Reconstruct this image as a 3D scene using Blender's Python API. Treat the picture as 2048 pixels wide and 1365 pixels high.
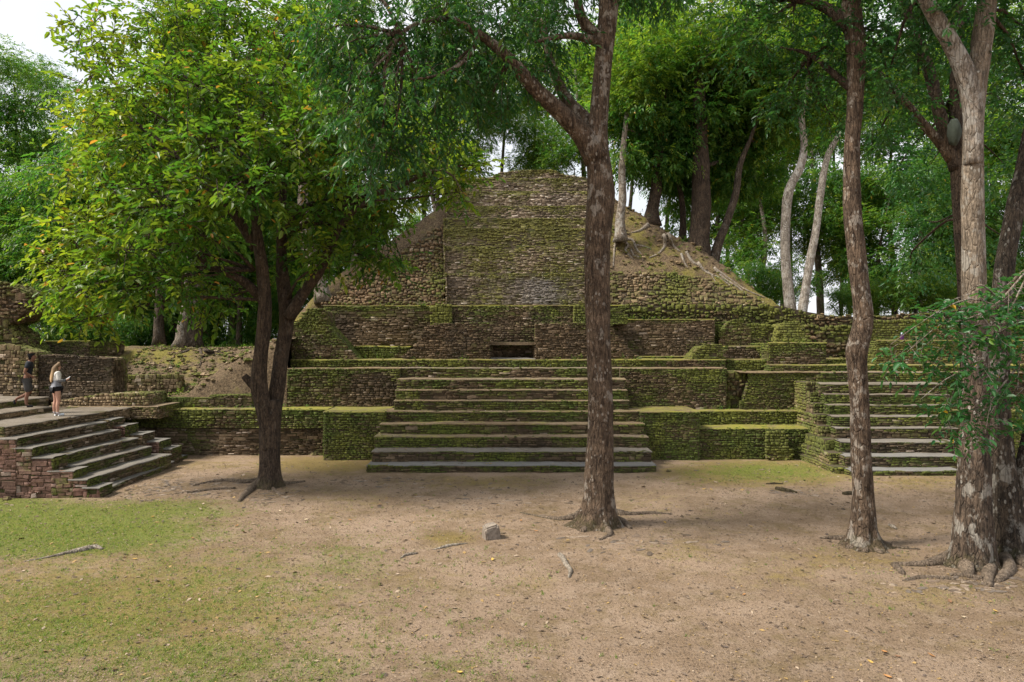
import bpy, math, random
import numpy as np
from mathutils import Vector, Matrix, noise

# ------------------------------------------------------------------ camera, sky, sun
F = 1365.0            # focal length in photo pixels (24 mm on a 36 mm sensor)
H = 4.3               # camera height above the plaza
CU, CV = 1024.0, 682.5
scene = bpy.context.scene
col = scene.collection
for o in list(bpy.data.objects):
    bpy.data.objects.remove(o)

cam_d = bpy.data.cameras.new('camera')
cam_d.lens = 24.0
cam_d.sensor_width = 36.0
cam_d.clip_start = 0.1
cam_d.clip_end = 2000.0
cam = bpy.data.objects.new('camera', cam_d)
col.objects.link(cam)
cam.location = (0, 0, H)
cam.rotation_euler = (math.radians(90), 0, 0)
scene.camera = cam

SUN_EL, SUN_AZ = math.radians(50), math.radians(-101)    # azimuth from +Y towards +X
sun_dir = Vector((math.sin(SUN_AZ) * math.cos(SUN_EL), math.cos(SUN_AZ) * math.cos(SUN_EL), math.sin(SUN_EL)))
sun_d = bpy.data.lights.new('sun', 'SUN')
sun_d.energy = 3.9
sun_d.angle = math.radians(16)
sun_d.color = (1.0, 0.93, 0.82)
sun = bpy.data.objects.new('sun', sun_d)
col.objects.link(sun)
sun.rotation_euler = sun_dir.to_track_quat('Z', 'Y').to_euler()
sun.location = (-30, 10, 40)

world = bpy.data.worlds.new('World')
scene.world = world
world.use_nodes = True
wn, wl = world.node_tree.nodes, world.node_tree.links
wn.clear()
w_out = wn.new('ShaderNodeOutputWorld')
w_bg = wn.new('ShaderNodeBackground')
w_sky = wn.new('ShaderNodeTexSky')
w_sky.sky_type = 'NISHITA'
w_sky.sun_disc = False
w_sky.sun_elevation = SUN_EL
w_sky.sun_rotation = SUN_AZ
w_sky.air_density = 1.3
w_sky.dust_density = 3.0
w_tc = wn.new('ShaderNodeTexCoord')
w_no = wn.new('ShaderNodeTexNoise')
w_no.inputs['Scale'].default_value = 2.2
w_no.inputs['Detail'].default_value = 6
w_ra = wn.new('ShaderNodeMapRange')
w_ra.inputs['From Min'].default_value = 0.36
w_ra.inputs['From Max'].default_value = 0.56
w_ra.inputs['To Min'].default_value = 0.72
w_ra.inputs['To Max'].default_value = 0.97
w_mx = wn.new('ShaderNodeMix')
w_mx.data_type = 'RGBA'
w_mx.inputs['B'].default_value = (6.7, 6.8, 7.1, 1)
wl.new(w_tc.outputs['Generated'], w_no.inputs['Vector'])
wl.new(w_no.outputs['Fac'], w_ra.inputs['Value'])
wl.new(w_ra.outputs['Result'], w_mx.inputs['Factor'])
wl.new(w_sky.outputs['Color'], w_mx.inputs['A'])
wl.new(w_mx.outputs['Result'], w_bg.inputs['Color'])
w_bg.inputs['Strength'].default_value = 0.086
wl.new(w_bg.outputs['Background'], w_out.inputs['Surface'])

vs = scene.view_settings
vs.view_transform = 'Standard'
vs.look = 'None'
vs.gamma = 1.0
vs.use_curve_mapping = False
vs.exposure = 0.97
cy = scene.cycles
cy.max_bounces = 5
cy.diffuse_bounces = 3
cy.glossy_bounces = 2
cy.transmission_bounces = 4
cy.transparent_max_bounces = 4
cy.caustics_reflective = False
cy.caustics_refractive = False
cy.use_denoising = True
cy.use_adaptive_sampling = True
cy.adaptive_threshold = 0.015

# ------------------------------------------------------------------ small helpers
rng = random.Random(7)
nrg = np.random.default_rng(7)


def P(u, v, Y):
    return np.array([(u - CU) * Y / F, Y, H - (v - CV) * Y / F])


def PX(u, Y):
    return (u - CU) * Y / F


def PZ(v, Y):
    return H - (v - CV) * Y / F


def YG(v, z=0.0):
    return F * (H - z) / (v - CV)


def G(u, v, z=0.0):
    Y = YG(v, z)
    return np.array([PX(u, Y), Y, z])


def to_px(x, y, z):
    return CU + x * F / y, CV + (H - z) * F / y


def n3(x, y, z=0.0):
    return noise.noise(Vector((x, y, z)))


def link(o, parent=None):
    col.objects.link(o)
    if parent is not None:
        o.parent = parent
    return o


def tag(o, label=None, cat=None, group=None, kind=None):
    if label:
        o['label'] = label
    if cat:
        o['category'] = cat
    if group:
        o['group'] = group
    if kind:
        o['kind'] = kind
    return o


def empty(name, loc=(0, 0, 0)):
    o = bpy.data.objects.new(name, None)
    o.empty_display_size = 0.2
    col.objects.link(o)
    o.location = loc
    return o


def mesh_obj(name, verts, faces, mat, parent=None, colors=None, smooth=False):
    """One mesh object. colors: (n,4) point colours stored as 'Col'. World coordinates; parents stay at the origin or
    their inverse is applied."""
    me = bpy.data.meshes.new(name)
    verts = np.asarray(verts, dtype=np.float32)
    if isinstance(faces, np.ndarray):
        nv = len(verts)
        nf, k = faces.shape
        me.vertices.add(nv)
        me.vertices.foreach_set('co', verts.ravel())
        me.loops.add(nf * k)
        me.loops.foreach_set('vertex_index', faces.astype(np.int32).ravel())
        me.polygons.add(nf)
        me.polygons.foreach_set('loop_start', np.arange(0, nf * k, k, dtype=np.int32))
        me.update(calc_edges=True)
    else:
        me.from_pydata(verts.tolist(), [], faces)
    if colors is not None:
        a = me.color_attributes.new('Col', 'FLOAT_COLOR', 'POINT')
        a.data.foreach_set('color', np.asarray(colors, dtype=np.float32).ravel())
    if smooth:
        me.polygons.foreach_set('use_smooth', np.ones(len(me.polygons), dtype=bool))
    me.materials.append(mat)
    me.update()
    o = bpy.data.objects.new(name, me)
    col.objects.link(o)
    if parent is not None:
        o.parent = parent
        w = world_loc(parent)
        o.location = (-w[0], -w[1], -w[2])
    return o


def world_loc(o):
    v = Vector((0, 0, 0))
    while o is not None:
        v += o.location
        o = o.parent
    return v


class MB:
    """collects verts / faces / colours for one mesh"""

    def __init__(self):
        self.v, self.f, self.c, self.n = [], [], [], 0

    def add(self, verts, faces, color=None):
        verts = np.asarray(verts, dtype=float)
        self.v.append(verts)
        self.f.extend([tuple(i + self.n for i in f) for f in faces])
        self.n += len(verts)
        if color is not None:
            c = np.asarray(color, dtype=float)
            if c.ndim == 1:
                c = np.tile(c, (len(verts), 1))
            self.c.append(c)
        return self

    def box(self, x0, x1, y0, y1, z0, z1, color=None):
        v = [(x0, y0, z0), (x1, y0, z0), (x1, y1, z0), (x0, y1, z0), (x0, y0, z1), (x1, y0, z1), (x1, y1, z1), (x0, y1, z1)]
        f = [(0, 3, 2, 1), (4, 5, 6, 7), (0, 1, 5, 4), (1, 2, 6, 5), (2, 3, 7, 6), (3, 0, 4, 7)]
        return self.add(v, f, color)

    def build(self, name, mat, parent=None, smooth=False):
        v = np.vstack(self.v)
        c = np.vstack(self.c) if self.c else None
        return mesh_obj(name, v, self.f, mat, parent, c, smooth)


# ------------------------------------------------------------------ materials
def new_mat(name):
    m = bpy.data.materials.new(name)
    m.use_nodes = True
    nt = m.node_tree
    nt.nodes.clear()
    out = nt.nodes.new('ShaderNodeOutputMaterial')
    bs = nt.nodes.new('ShaderNodeBsdfPrincipled')
    nt.links.new(bs.outputs['BSDF'], out.inputs['Surface'])
    bs.inputs['Roughness'].default_value = 0.9
    bs.inputs['Specular IOR Level'].default_value = 0.25
    return m, nt, bs, out


class NB:
    """tiny node helper"""

    def __init__(self, nt):
        self.nt = nt
        self.N = nt.nodes
        self.L = nt.links
        g = self.N.new('ShaderNodeNewGeometry')
        self.pos = g.outputs['Position']
        self.nor = g.outputs['Normal']

    def put(self, sock, val):
        if hasattr(val, 'is_output'):
            self.L.new(val, sock)
        elif isinstance(val, tuple) and len(val) == 3 and sock.type == 'RGBA':
            sock.default_value = (*val, 1)
        else:
            sock.default_value = val

    def noise(self, scale, detail=4, rough=0.6, vec=None, stretch=None, dist=0.0):
        n = self.N.new('ShaderNodeTexNoise')
        n.inputs['Scale'].default_value = scale
        n.inputs['Detail'].default_value = detail
        n.inputs['Roughness'].default_value = rough
        n.inputs['Distortion'].default_value = dist
        vec = vec or self.pos
        if stretch:
            mp = self.N.new('ShaderNodeMapping')
            mp.inputs['Scale'].default_value = stretch
            self.L.new(vec, mp.inputs['Vector'])
            vec = mp.outputs['Vector']
        self.L.new(vec, n.inputs['Vector'])
        return n.outputs['Fac']

    def voro(self, scale, feature='F1', stretch=None, vec=None):
        n = self.N.new('ShaderNodeTexVoronoi')
        n.feature = feature
        n.inputs['Scale'].default_value = scale
        vec = vec or self.pos
        if stretch:
            mp = self.N.new('ShaderNodeMapping')
            mp.inputs['Scale'].default_value = stretch
            self.L.new(vec, mp.inputs['Vector'])
            vec = mp.outputs['Vector']
        self.L.new(vec, n.inputs['Vector'])
        return n.outputs['Distance']

    def math(self, op, a, b=0.0, c=0.0, clamp=False):
        n = self.N.new('ShaderNodeMath')
        n.operation = op
        n.use_clamp = clamp
        self.put(n.inputs[0], a)
        self.put(n.inputs[1], b)
        if op in ('MULTIPLY_ADD',):
            self.put(n.inputs[2], c)
        return n.outputs[0]

    def step(self, x, lo, hi):
        n = self.N.new('ShaderNodeMapRange')
        n.interpolation_type = 'SMOOTHSTEP'
        n.inputs['From Min'].default_value = lo
        n.inputs['From Max'].default_value = hi
        self.put(n.inputs['Value'], x)
        return n.outputs['Result']

    def mix(self, fac, a, b, mode='MIX'):
        n = self.N.new('ShaderNodeMix')
        n.data_type = 'RGBA'
        n.blend_type = mode
        self.put(n.inputs['Factor'], fac)
        self.put(n.inputs['A'], a)
        self.put(n.inputs['B'], b)
        return n.outputs['Result']

    def attr(self, name='Col'):
        n = self.N.new('ShaderNodeAttribute')
        n.attribute_name = name
        s = self.N.new('ShaderNodeSeparateColor')
        self.L.new(n.outputs['Color'], s.inputs['Color'])
        return s.outputs['Red'], s.outputs['Green'], s.outputs['Blue']

    def sep(self, vec):
        s = self.N.new('ShaderNodeSeparateXYZ')
        self.L.new(vec, s.inputs[0])
        return s.outputs

    def ramp(self, fac, stops):
        n = self.N.new('ShaderNodeValToRGB')
        el = n.color_ramp.elements
        while len(el) < len(stops):
            el.new(0.5)
        for e, (p, c) in zip(el, stops):
            e.position = p
            e.color = (*c, 1)
        self.L.new(fac, n.inputs['Fac'])
        return n.outputs['Color']

    def bump(self, bs, height, strength=0.5, dist=0.02):
        b = self.N.new('ShaderNodeBump')
        b.inputs['Strength'].default_value = strength
        b.inputs['Distance'].default_value = dist
        self.L.new(height, b.inputs['Height'])
        self.L.new(b.outputs['Normal'], bs.inputs['Normal'])


def moss_color(nb, warm=0.5):
    big = nb.noise(0.9, 3)
    fine = nb.noise(14, 4)
    a = nb.mix(nb.step(big, 0.35, 0.65), (0.042, 0.094, 0.013), (0.132, 0.162, 0.024))
    b = nb.mix(nb.step(fine, 0.32, 0.62), (0.016, 0.024, 0.006), a)
    b = nb.mix(nb.math('MULTIPLY', nb.step(nb.noise(33, 3, 0.7), 0.55, 0.72), 0.6), b, (0.19, 0.20, 0.040))
    return nb.mix(warm * 0.5, b, nb.mix(nb.step(fine, 0.35, 0.62), (0.075, 0.060, 0.020), (0.20, 0.165, 0.045)))


def make_stone(name, dark, mid, light, pale, warm=0.4):
    """R tone, G moss amount, B hue / plaster"""
    m, nt, bs, out = new_mat(name)
    nb = NB(nt)
    r, g, b = nb.attr()
    base = nb.ramp(r, [(0.0, dark), (0.45, mid), (0.82, light), (1.0, pale)])
    n1 = nb.noise(9, 5, 0.7)
    base = nb.mix(1.0, base, nb.ramp(n1, [(0.28, (0.5, 0.47, 0.45)), (0.72, (1.4, 1.36, 1.33))]), 'MULTIPLY')
    # dark weather film in broad patches
    film = nb.step(nb.noise(0.55, 4, 0.65, stretch=(1, 1, 0.5)), 0.42, 0.62)
    base = nb.mix(nb.math('MULTIPLY', film, 0.42), base, (0.034, 0.028, 0.021))
    base = nb.mix(nb.math('MULTIPLY', b, 0.8), base, (0.17, 0.155, 0.145))
    nz = nb.sep(nb.nor)[2]
    mm = nb.math('ADD', nb.math('MULTIPLY', g, 1.25), nb.math('MULTIPLY', nz, 0.16))
    mm = nb.math('ADD', mm, nb.math('MULTIPLY', nb.noise(3.2, 5, 0.7), 0.9))
    mask = nb.step(mm, 0.66, 1.12)
    c = nb.mix(nb.math('MULTIPLY', mask, 0.93), base, moss_color(nb, warm))
    nt.links.new(c, bs.inputs['Base Color'])
    bs.inputs['Roughness'].default_value = 0.95
    nb.bump(bs, nb.noise(28, 5, 0.7), 0.6, 0.025)
    return m


M = {}
M['stone'] = make_stone('mossy limestone', (0.046, 0.034, 0.021), (0.122, 0.088, 0.054), (0.24, 0.182, 0.122), (0.42, 0.35, 0.285))
M['stone_red'] = make_stone('pinkish limestone', (0.07, 0.04, 0.032), (0.20, 0.115, 0.088), (0.32, 0.20, 0.165), (0.45, 0.36, 0.31), 0.3)
M['stone_tan'] = make_stone('weathered tan limestone', (0.085, 0.062, 0.036), (0.20, 0.147, 0.085), (0.33, 0.25, 0.16), (0.5, 0.42, 0.33), 0.7)
M['stone_upper'] = make_stone('upper stair limestone', (0.075, 0.058, 0.043), (0.20, 0.155, 0.112), (0.38, 0.315, 0.25), (0.62, 0.56, 0.49), 1.1)
M['cobble'] = make_stone('rubble cobble', (0.06, 0.042, 0.026), (0.15, 0.102, 0.060), (0.25, 0.175, 0.11), (0.33, 0.26, 0.19), 0.6)


def make_mortar():
    m, nt, bs, out = new_mat('dark mortar')
    nb = NB(nt)
    c = nb.mix(nb.noise(7, 4), (0.042, 0.033, 0.021), (0.105, 0.080, 0.050))
    c = nb.mix(nb.step(nb.noise(1.8, 4), 0.45, 0.65), c, (0.050, 0.058, 0.014))
    nt.links.new(c, bs.inputs['Base Color'])
    nb.bump(bs, nb.noise(20, 4), 0.8, 0.03)
    return m


M['mortar'] = make_mortar()


def make_tread(name, tone_a, tone_b, moss_bias):
    m, nt, bs, out = new_mat(name)
    nb = NB(nt)
    r, g, b = nb.attr()
    c = nb.mix(nb.step(nb.noise(1.3, 5, 0.65), 0.35, 0.65), tone_a, tone_b)
    c = nb.mix(1.0, c, nb.ramp(nb.noise(16, 5, 0.7), [(0.25, (0.6, 0.58, 0.56)), (0.75, (1.2, 1.2, 1.2))]), 'MULTIPLY')
    c = nb.mix(nb.math('MULTIPLY', b, 0.75), c, (0.165, 0.17, 0.17))
    mm = nb.math('ADD', nb.math('MULTIPLY', nb.noise(2.0, 5, 0.7), 1.0), nb.math('ADD', nb.math('MULTIPLY', g, 0.6), moss_bias))
    c = nb.mix(nb.step(mm, 0.62, 0.95), c, nb.mix(nb.noise(5, 3), (0.12, 0.125, 0.022), (0.25, 0.225, 0.04)))
    nt.links.new(c, bs.inputs['Base Color'])
    nb.bump(bs, nb.noise(22, 5), 0.5, 0.02)
    return m


M['tread'] = make_tread('worn plaster tread', (0.215, 0.160, 0.100), (0.145, 0.103, 0.060), 0.10)
M['tread_grey'] = make_tread('grey plaster tread', (0.190, 0.160, 0.125), (0.130, 0.104, 0.075), 0.02)
M['top_moss'] = make_tread('mossy wall top', (0.17, 0.13, 0.07), (0.11, 0.085, 0.045), 0.28)


def make_bark(name, dark, light, patch, patch_amt, moss_h=0.9, ridge=1.0, upper=None):
    """vertical bark with lichen patches and specks; some moss on the foot; upper: (z0, z1, colour) smooth upper stem"""
    m, nt, bs, out = new_mat(name)
    nb = NB(nt)
    st = (1, 1, 0.20)
    n1 = nb.noise(15 * ridge, 6, 0.7, stretch=st, dist=0.6)
    fine = nb.noise(32, 5, 0.8, stretch=(1, 1, 0.45))
    z = nb.sep(nb.pos)[2]
    crack = nb.step(nb.voro(15 * ridge, 'DISTANCE_TO_EDGE', stretch=(1, 1, 0.22)), 0.10, 0.0)
    c = nb.mix(nb.step(n1, 0.34, 0.68), dark, light)
    c = nb.mix(nb.math('MULTIPLY', nb.step(nb.noise(3.0, 4, 0.7), 0.45, 0.65), 0.45), c, tuple(q * 1.5 for q in light))
    c = nb.mix(nb.math('MULTIPLY', crack, 0.25), c, tuple(q * 0.5 for q in dark))
    if upper:
        k = nb.step(nb.math('ADD', z, nb.math('MULTIPLY', nb.noise(1.6, 4), 2.2)), upper[0] + 1.1, upper[1] + 1.1)
        up = nb.mix(nb.step(n1, 0.40, 0.60), tuple(q * 0.55 for q in upper[2]), upper[2])
        c = nb.mix(k, c, up)
    c = nb.mix(1.0, c, nb.ramp(fine, [(0.3, (0.42, 0.42, 0.42)), (0.7, (1.5, 1.5, 1.5))]), 'MULTIPLY')
    lich = nb.math('ADD', nb.noise(4.5, 5, 0.65, stretch=(1, 1, 0.7)), nb.math('MULTIPLY', nb.noise(0.9, 2), 0.45))
    lo = 0.87 - 0.16 * patch_amt
    lm = nb.math('MULTIPLY', nb.step(lich, lo, lo + 0.09), 0.35 + 0.5 * patch_amt)
    spots = nb.step(nb.voro(11, stretch=(1, 1, 0.55)), 0.30, 0.20)
    lm = nb.math('MAXIMUM', lm, nb.math('MULTIPLY', nb.math('MULTIPLY', spots, nb.step(nb.noise(1.6, 4), 0.44, 0.60)), min(1, 0.9 * patch_amt + 0.25)))
    c = nb.mix(lm, c, nb.mix(nb.noise(9, 3), patch, tuple(0.62 * q for q in patch)))
    mo = nb.math('ADD', nb.math('MULTIPLY', nb.step(z, moss_h, 0.0), 0.6), nb.noise(5, 5, 0.7))
    c = nb.mix(nb.math('MULTIPLY', nb.step(mo, 0.92, 1.2), 0.5), c, (0.060, 0.056, 0.018))
    nt.links.new(c, bs.inputs['Base Color'])
    hgt = nb.math('ADD', nb.math('MULTIPLY', n1, 1.0), nb.math('MULTIPLY', fine, 0.3))
    hgt = nb.math('SUBTRACT', hgt, nb.math('MULTIPLY', crack, 0.4))
    nb.bump(bs, hgt, 1.0, 0.06)
    return m


M['bark_brown'] = make_bark('brown flaky bark', (0.040, 0.026, 0.017), (0.150, 0.104, 0.070), (0.44, 0.39, 0.33), 0.55)
M['bark_dark'] = make_bark('dark rough bark', (0.026, 0.018, 0.013), (0.090, 0.063, 0.043), (0.22, 0.19, 0.15), 0.05)
M['bark_lichen'] = make_bark('lichen covered bark', (0.026, 0.020, 0.015), (0.12, 0.085, 0.06), (0.40, 0.37, 0.32), 0.75, upper=(4.6, 5.6, (0.26, 0.205, 0.15)))
M['bark_pale'] = make_bark('pale smooth bark', (0.11, 0.085, 0.062), (0.27, 0.225, 0.18), (0.50, 0.47, 0.42), 0.6, 0.02)
M['bark_blotch'] = make_bark('black and grey blotched bark', (0.020, 0.016, 0.012), (0.085, 0.064, 0.046), (0.34, 0.32, 0.28), 0.7)
M['bark_white'] = make_bark('white flaky bark', (0.16, 0.13, 0.10), (0.40, 0.36, 0.31), (0.62, 0.59, 0.54), 0.7, 0.02)
M['bark_far'] = make_bark('forest bark', (0.035, 0.026, 0.018), (0.12, 0.09, 0.065), (0.30, 0.28, 0.25), 0.35, 0.02)
M['root_dusty'] = make_bark('dusty root bark', (0.085, 0.062, 0.045), (0.21, 0.160, 0.115), (0.32, 0.27, 0.21), 0.2, 0.001)
M['bark_root'] = make_bark('bleached root', (0.16, 0.13, 0.10), (0.36, 0.31, 0.25), (0.5, 0.46, 0.4), 0.3, 0.001)


def make_leaf(name, deep, mid, fresh, gold, trans=0.38, rough=0.42):
    m, nt, bs, out = new_mat(name)
    nb = NB(nt)
    r, g, b = nb.attr()
    c = nb.mix(r, deep, mid)
    c = nb.mix(g, c, fresh)
    c = nb.mix(b, c, gold)
    nt.links.new(c, bs.inputs['Base Color'])
    bs.inputs['Roughness'].default_value = rough
    bs.inputs['Specular IOR Level'].default_value = 0.28
    tr = nt.nodes.new('ShaderNodeBsdfTranslucent')
    tc = nb.mix(1.0, c, (1.7, 1.9, 0.9), 'MULTIPLY')
    nt.links.new(tc, tr.inputs['Color'])
    mx = nt.nodes.new('ShaderNodeMixShader')
    mx.inputs['Fac'].default_value = trans
    nt.links.new(bs.outputs['BSDF'], mx.inputs[1])
    nt.links.new(tr.outputs['BSDF'], mx.inputs[2])
    nt.links.new(mx.outputs['Shader'], out.inputs['Surface'])
    return m


M['leaf_near'] = make_leaf('broad leaf', (0.022, 0.080, 0.014), (0.085, 0.175, 0.024), (0.30, 0.32, 0.03), (0.45, 0.20, 0.05), 0.42, 0.38)
M['leaf_dark'] = make_leaf('dark drooping leaf', (0.012, 0.056, 0.018), (0.040, 0.118, 0.032), (0.14, 0.20, 0.025), (0.30, 0.22, 0.04), 0.34, 0.38)
M['leaf_teal'] = make_leaf('low branch leaf', (0.014, 0.066, 0.022), (0.040, 0.135, 0.036), (0.12, 0.20, 0.03), (0.45, 0.26, 0.03), 0.35, 0.36)
M['leaf_far'] = make_leaf('forest leaf', (0.016, 0.070, 0.018), (0.070, 0.165, 0.030), (0.24, 0.28, 0.028), (0.36, 0.24, 0.04), 0.48, 0.45)


def flat_mat(name, color, rough=0.8, var=0.25, scale=30.0):
    m, nt, bs, out = new_mat(name)
    nb = NB(nt)
    c = nb.mix(nb.noise(scale, 3), tuple(k * (1 - var) for k in color), tuple(k * (1 + var) for k in color))
    nt.links.new(c, bs.inputs['Base Color'])
    bs.inputs['Roughness'].default_value = rough
    return m


def make_ground():
    """R grass, G moss, B darker earth / leaf litter"""
    m, nt, bs, out = new_mat('plaza earth')
    nb = NB(nt)
    r, g, b = nb.attr()
    big = nb.noise(0.45, 5, 0.6)
    n2 = nb.noise(2.3, 6, 0.7)
    fine = nb.noise(22, 6, 0.75)
    grit = nb.noise(70, 3, 0.8)
    c = nb.mix(nb.step(big, 0.38, 0.62), (0.345, 0.252, 0.178), (0.250, 0.178, 0.117))
    c = nb.mix(nb.math('MULTIPLY', nb.step(n2, 0.45, 0.66), 0.6), c, (0.390, 0.298, 0.222))
    c = nb.mix(nb.math('MULTIPLY', nb.step(fine, 0.48, 0.66), 0.60), c, (0.120, 0.082, 0.048))  # dark speckle paints in the small shade between earth crumbs
    c = nb.mix(nb.math('MULTIPLY', nb.step(grit, 0.60, 0.72), 0.55), c, (0.10, 0.070, 0.050))
    # olive film of moss on the trodden earth
    mo = nb.step(nb.math('ADD', g, nb.math('MULTIPLY', n2, 0.9)), 0.66, 0.98)
    mc = nb.mix(nb.step(fine, 0.35, 0.65), (0.185, 0.130, 0.036), (0.29, 0.225, 0.070))
    c = nb.mix(nb.math('MULTIPLY', mo, 0.78), c, mc)
    # thin olive film everywhere in broken patches
    of = nb.step(nb.math('ADD', nb.noise(0.8, 5, 0.7), nb.math('MULTIPLY', nb.noise(6, 4), 0.35)), 0.66, 0.84)
    c = nb.mix(nb.math('MULTIPLY', of, 0.5), c, (0.165, 0.122, 0.052))
    gr = nb.step(nb.math('ADD', r, nb.math('ADD', nb.math('MULTIPLY', nb.noise(1.5, 5, 0.7), 0.7), nb.math('MULTIPLY', nb.noise(7, 5, 0.75), 0.6))), 0.82, 1.18)
    gc = nb.mix(nb.step(fine, 0.35, 0.65), (0.090, 0.125, 0.022), (0.195, 0.220, 0.042))
    c = nb.mix(nb.math('MULTIPLY', gr, 0.85), c, gc)
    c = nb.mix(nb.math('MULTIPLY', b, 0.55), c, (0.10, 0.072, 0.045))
    nt.links.new(c, bs.inputs['Base Color'])
    h = nb.math('ADD', nb.math('MULTIPLY', fine, 0.8), nb.math('MULTIPLY', grit, 0.5))
    h = nb.math('ADD', h, nb.math('MULTIPLY', n2, 0.9))
    nb.bump(bs, h, 1.0, 0.06)
    bs.inputs['Roughness'].default_value = 1.0
    bs.inputs['Specular IOR Level'].default_value = 0.1
    return m


M['ground'] = make_ground()


def make_earth():
    m, nt, bs, out = new_mat('mound earth')
    nb = NB(nt)
    r, g, b = nb.attr()
    n2 = nb.noise(1.6, 6, 0.7)
    fine = nb.noise(11, 6, 0.75)
    c = nb.mix(nb.step(fine, 0.35, 0.65), (0.065, 0.046, 0.028), (0.20, 0.142, 0.086))
    c = nb.mix(nb.math('MULTIPLY', nb.step(n2, 0.45, 0.7), 0.45), c, (0.25, 0.19, 0.12))
    mo = nb.step(nb.math('ADD', g, n2), 0.72, 1.0)
    c = nb.mix(nb.math('MULTIPLY', mo, 0.85), c, nb.mix(fine, (0.10, 0.095, 0.018), (0.27, 0.23, 0.045)))
    c = nb.mix(nb.math('MULTIPLY', b, 0.7), c, (0.035, 0.027, 0.018))
    nt.links.new(c, bs.inputs['Base Color'])
    nb.bump(bs, nb.math('ADD', fine, n2), 1.0, 0.10)
    bs.inputs['Roughness'].default_value = 1.0
    return m


M['earth'] = make_earth()
M['floor_far'] = flat_mat('forest floor', (0.075, 0.062, 0.030), 1.0, 0.5, 1.5)

# ------------------------------------------------------------------ masonry
STONE_F = [(0, 1, 5, 4), (1, 2, 6, 5), (2, 3, 7, 6), (3, 0, 4, 7), (4, 5, 9, 8), (5, 6, 10, 9), (6, 7, 11, 10), (7, 4, 8, 11), (8, 9, 10, 11)]


def in_poly(x, y, poly):
    k = False
    j = len(poly) - 1
    for i in range(len(poly)):
        xi, yi = poly[i]
        xj, yj = poly[j]
        if (yi > y) != (yj > y) and x < (xj - xi) * (y - yi) / (yj - yi) + xi:
            k = not k
        j = i
    return k


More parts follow.
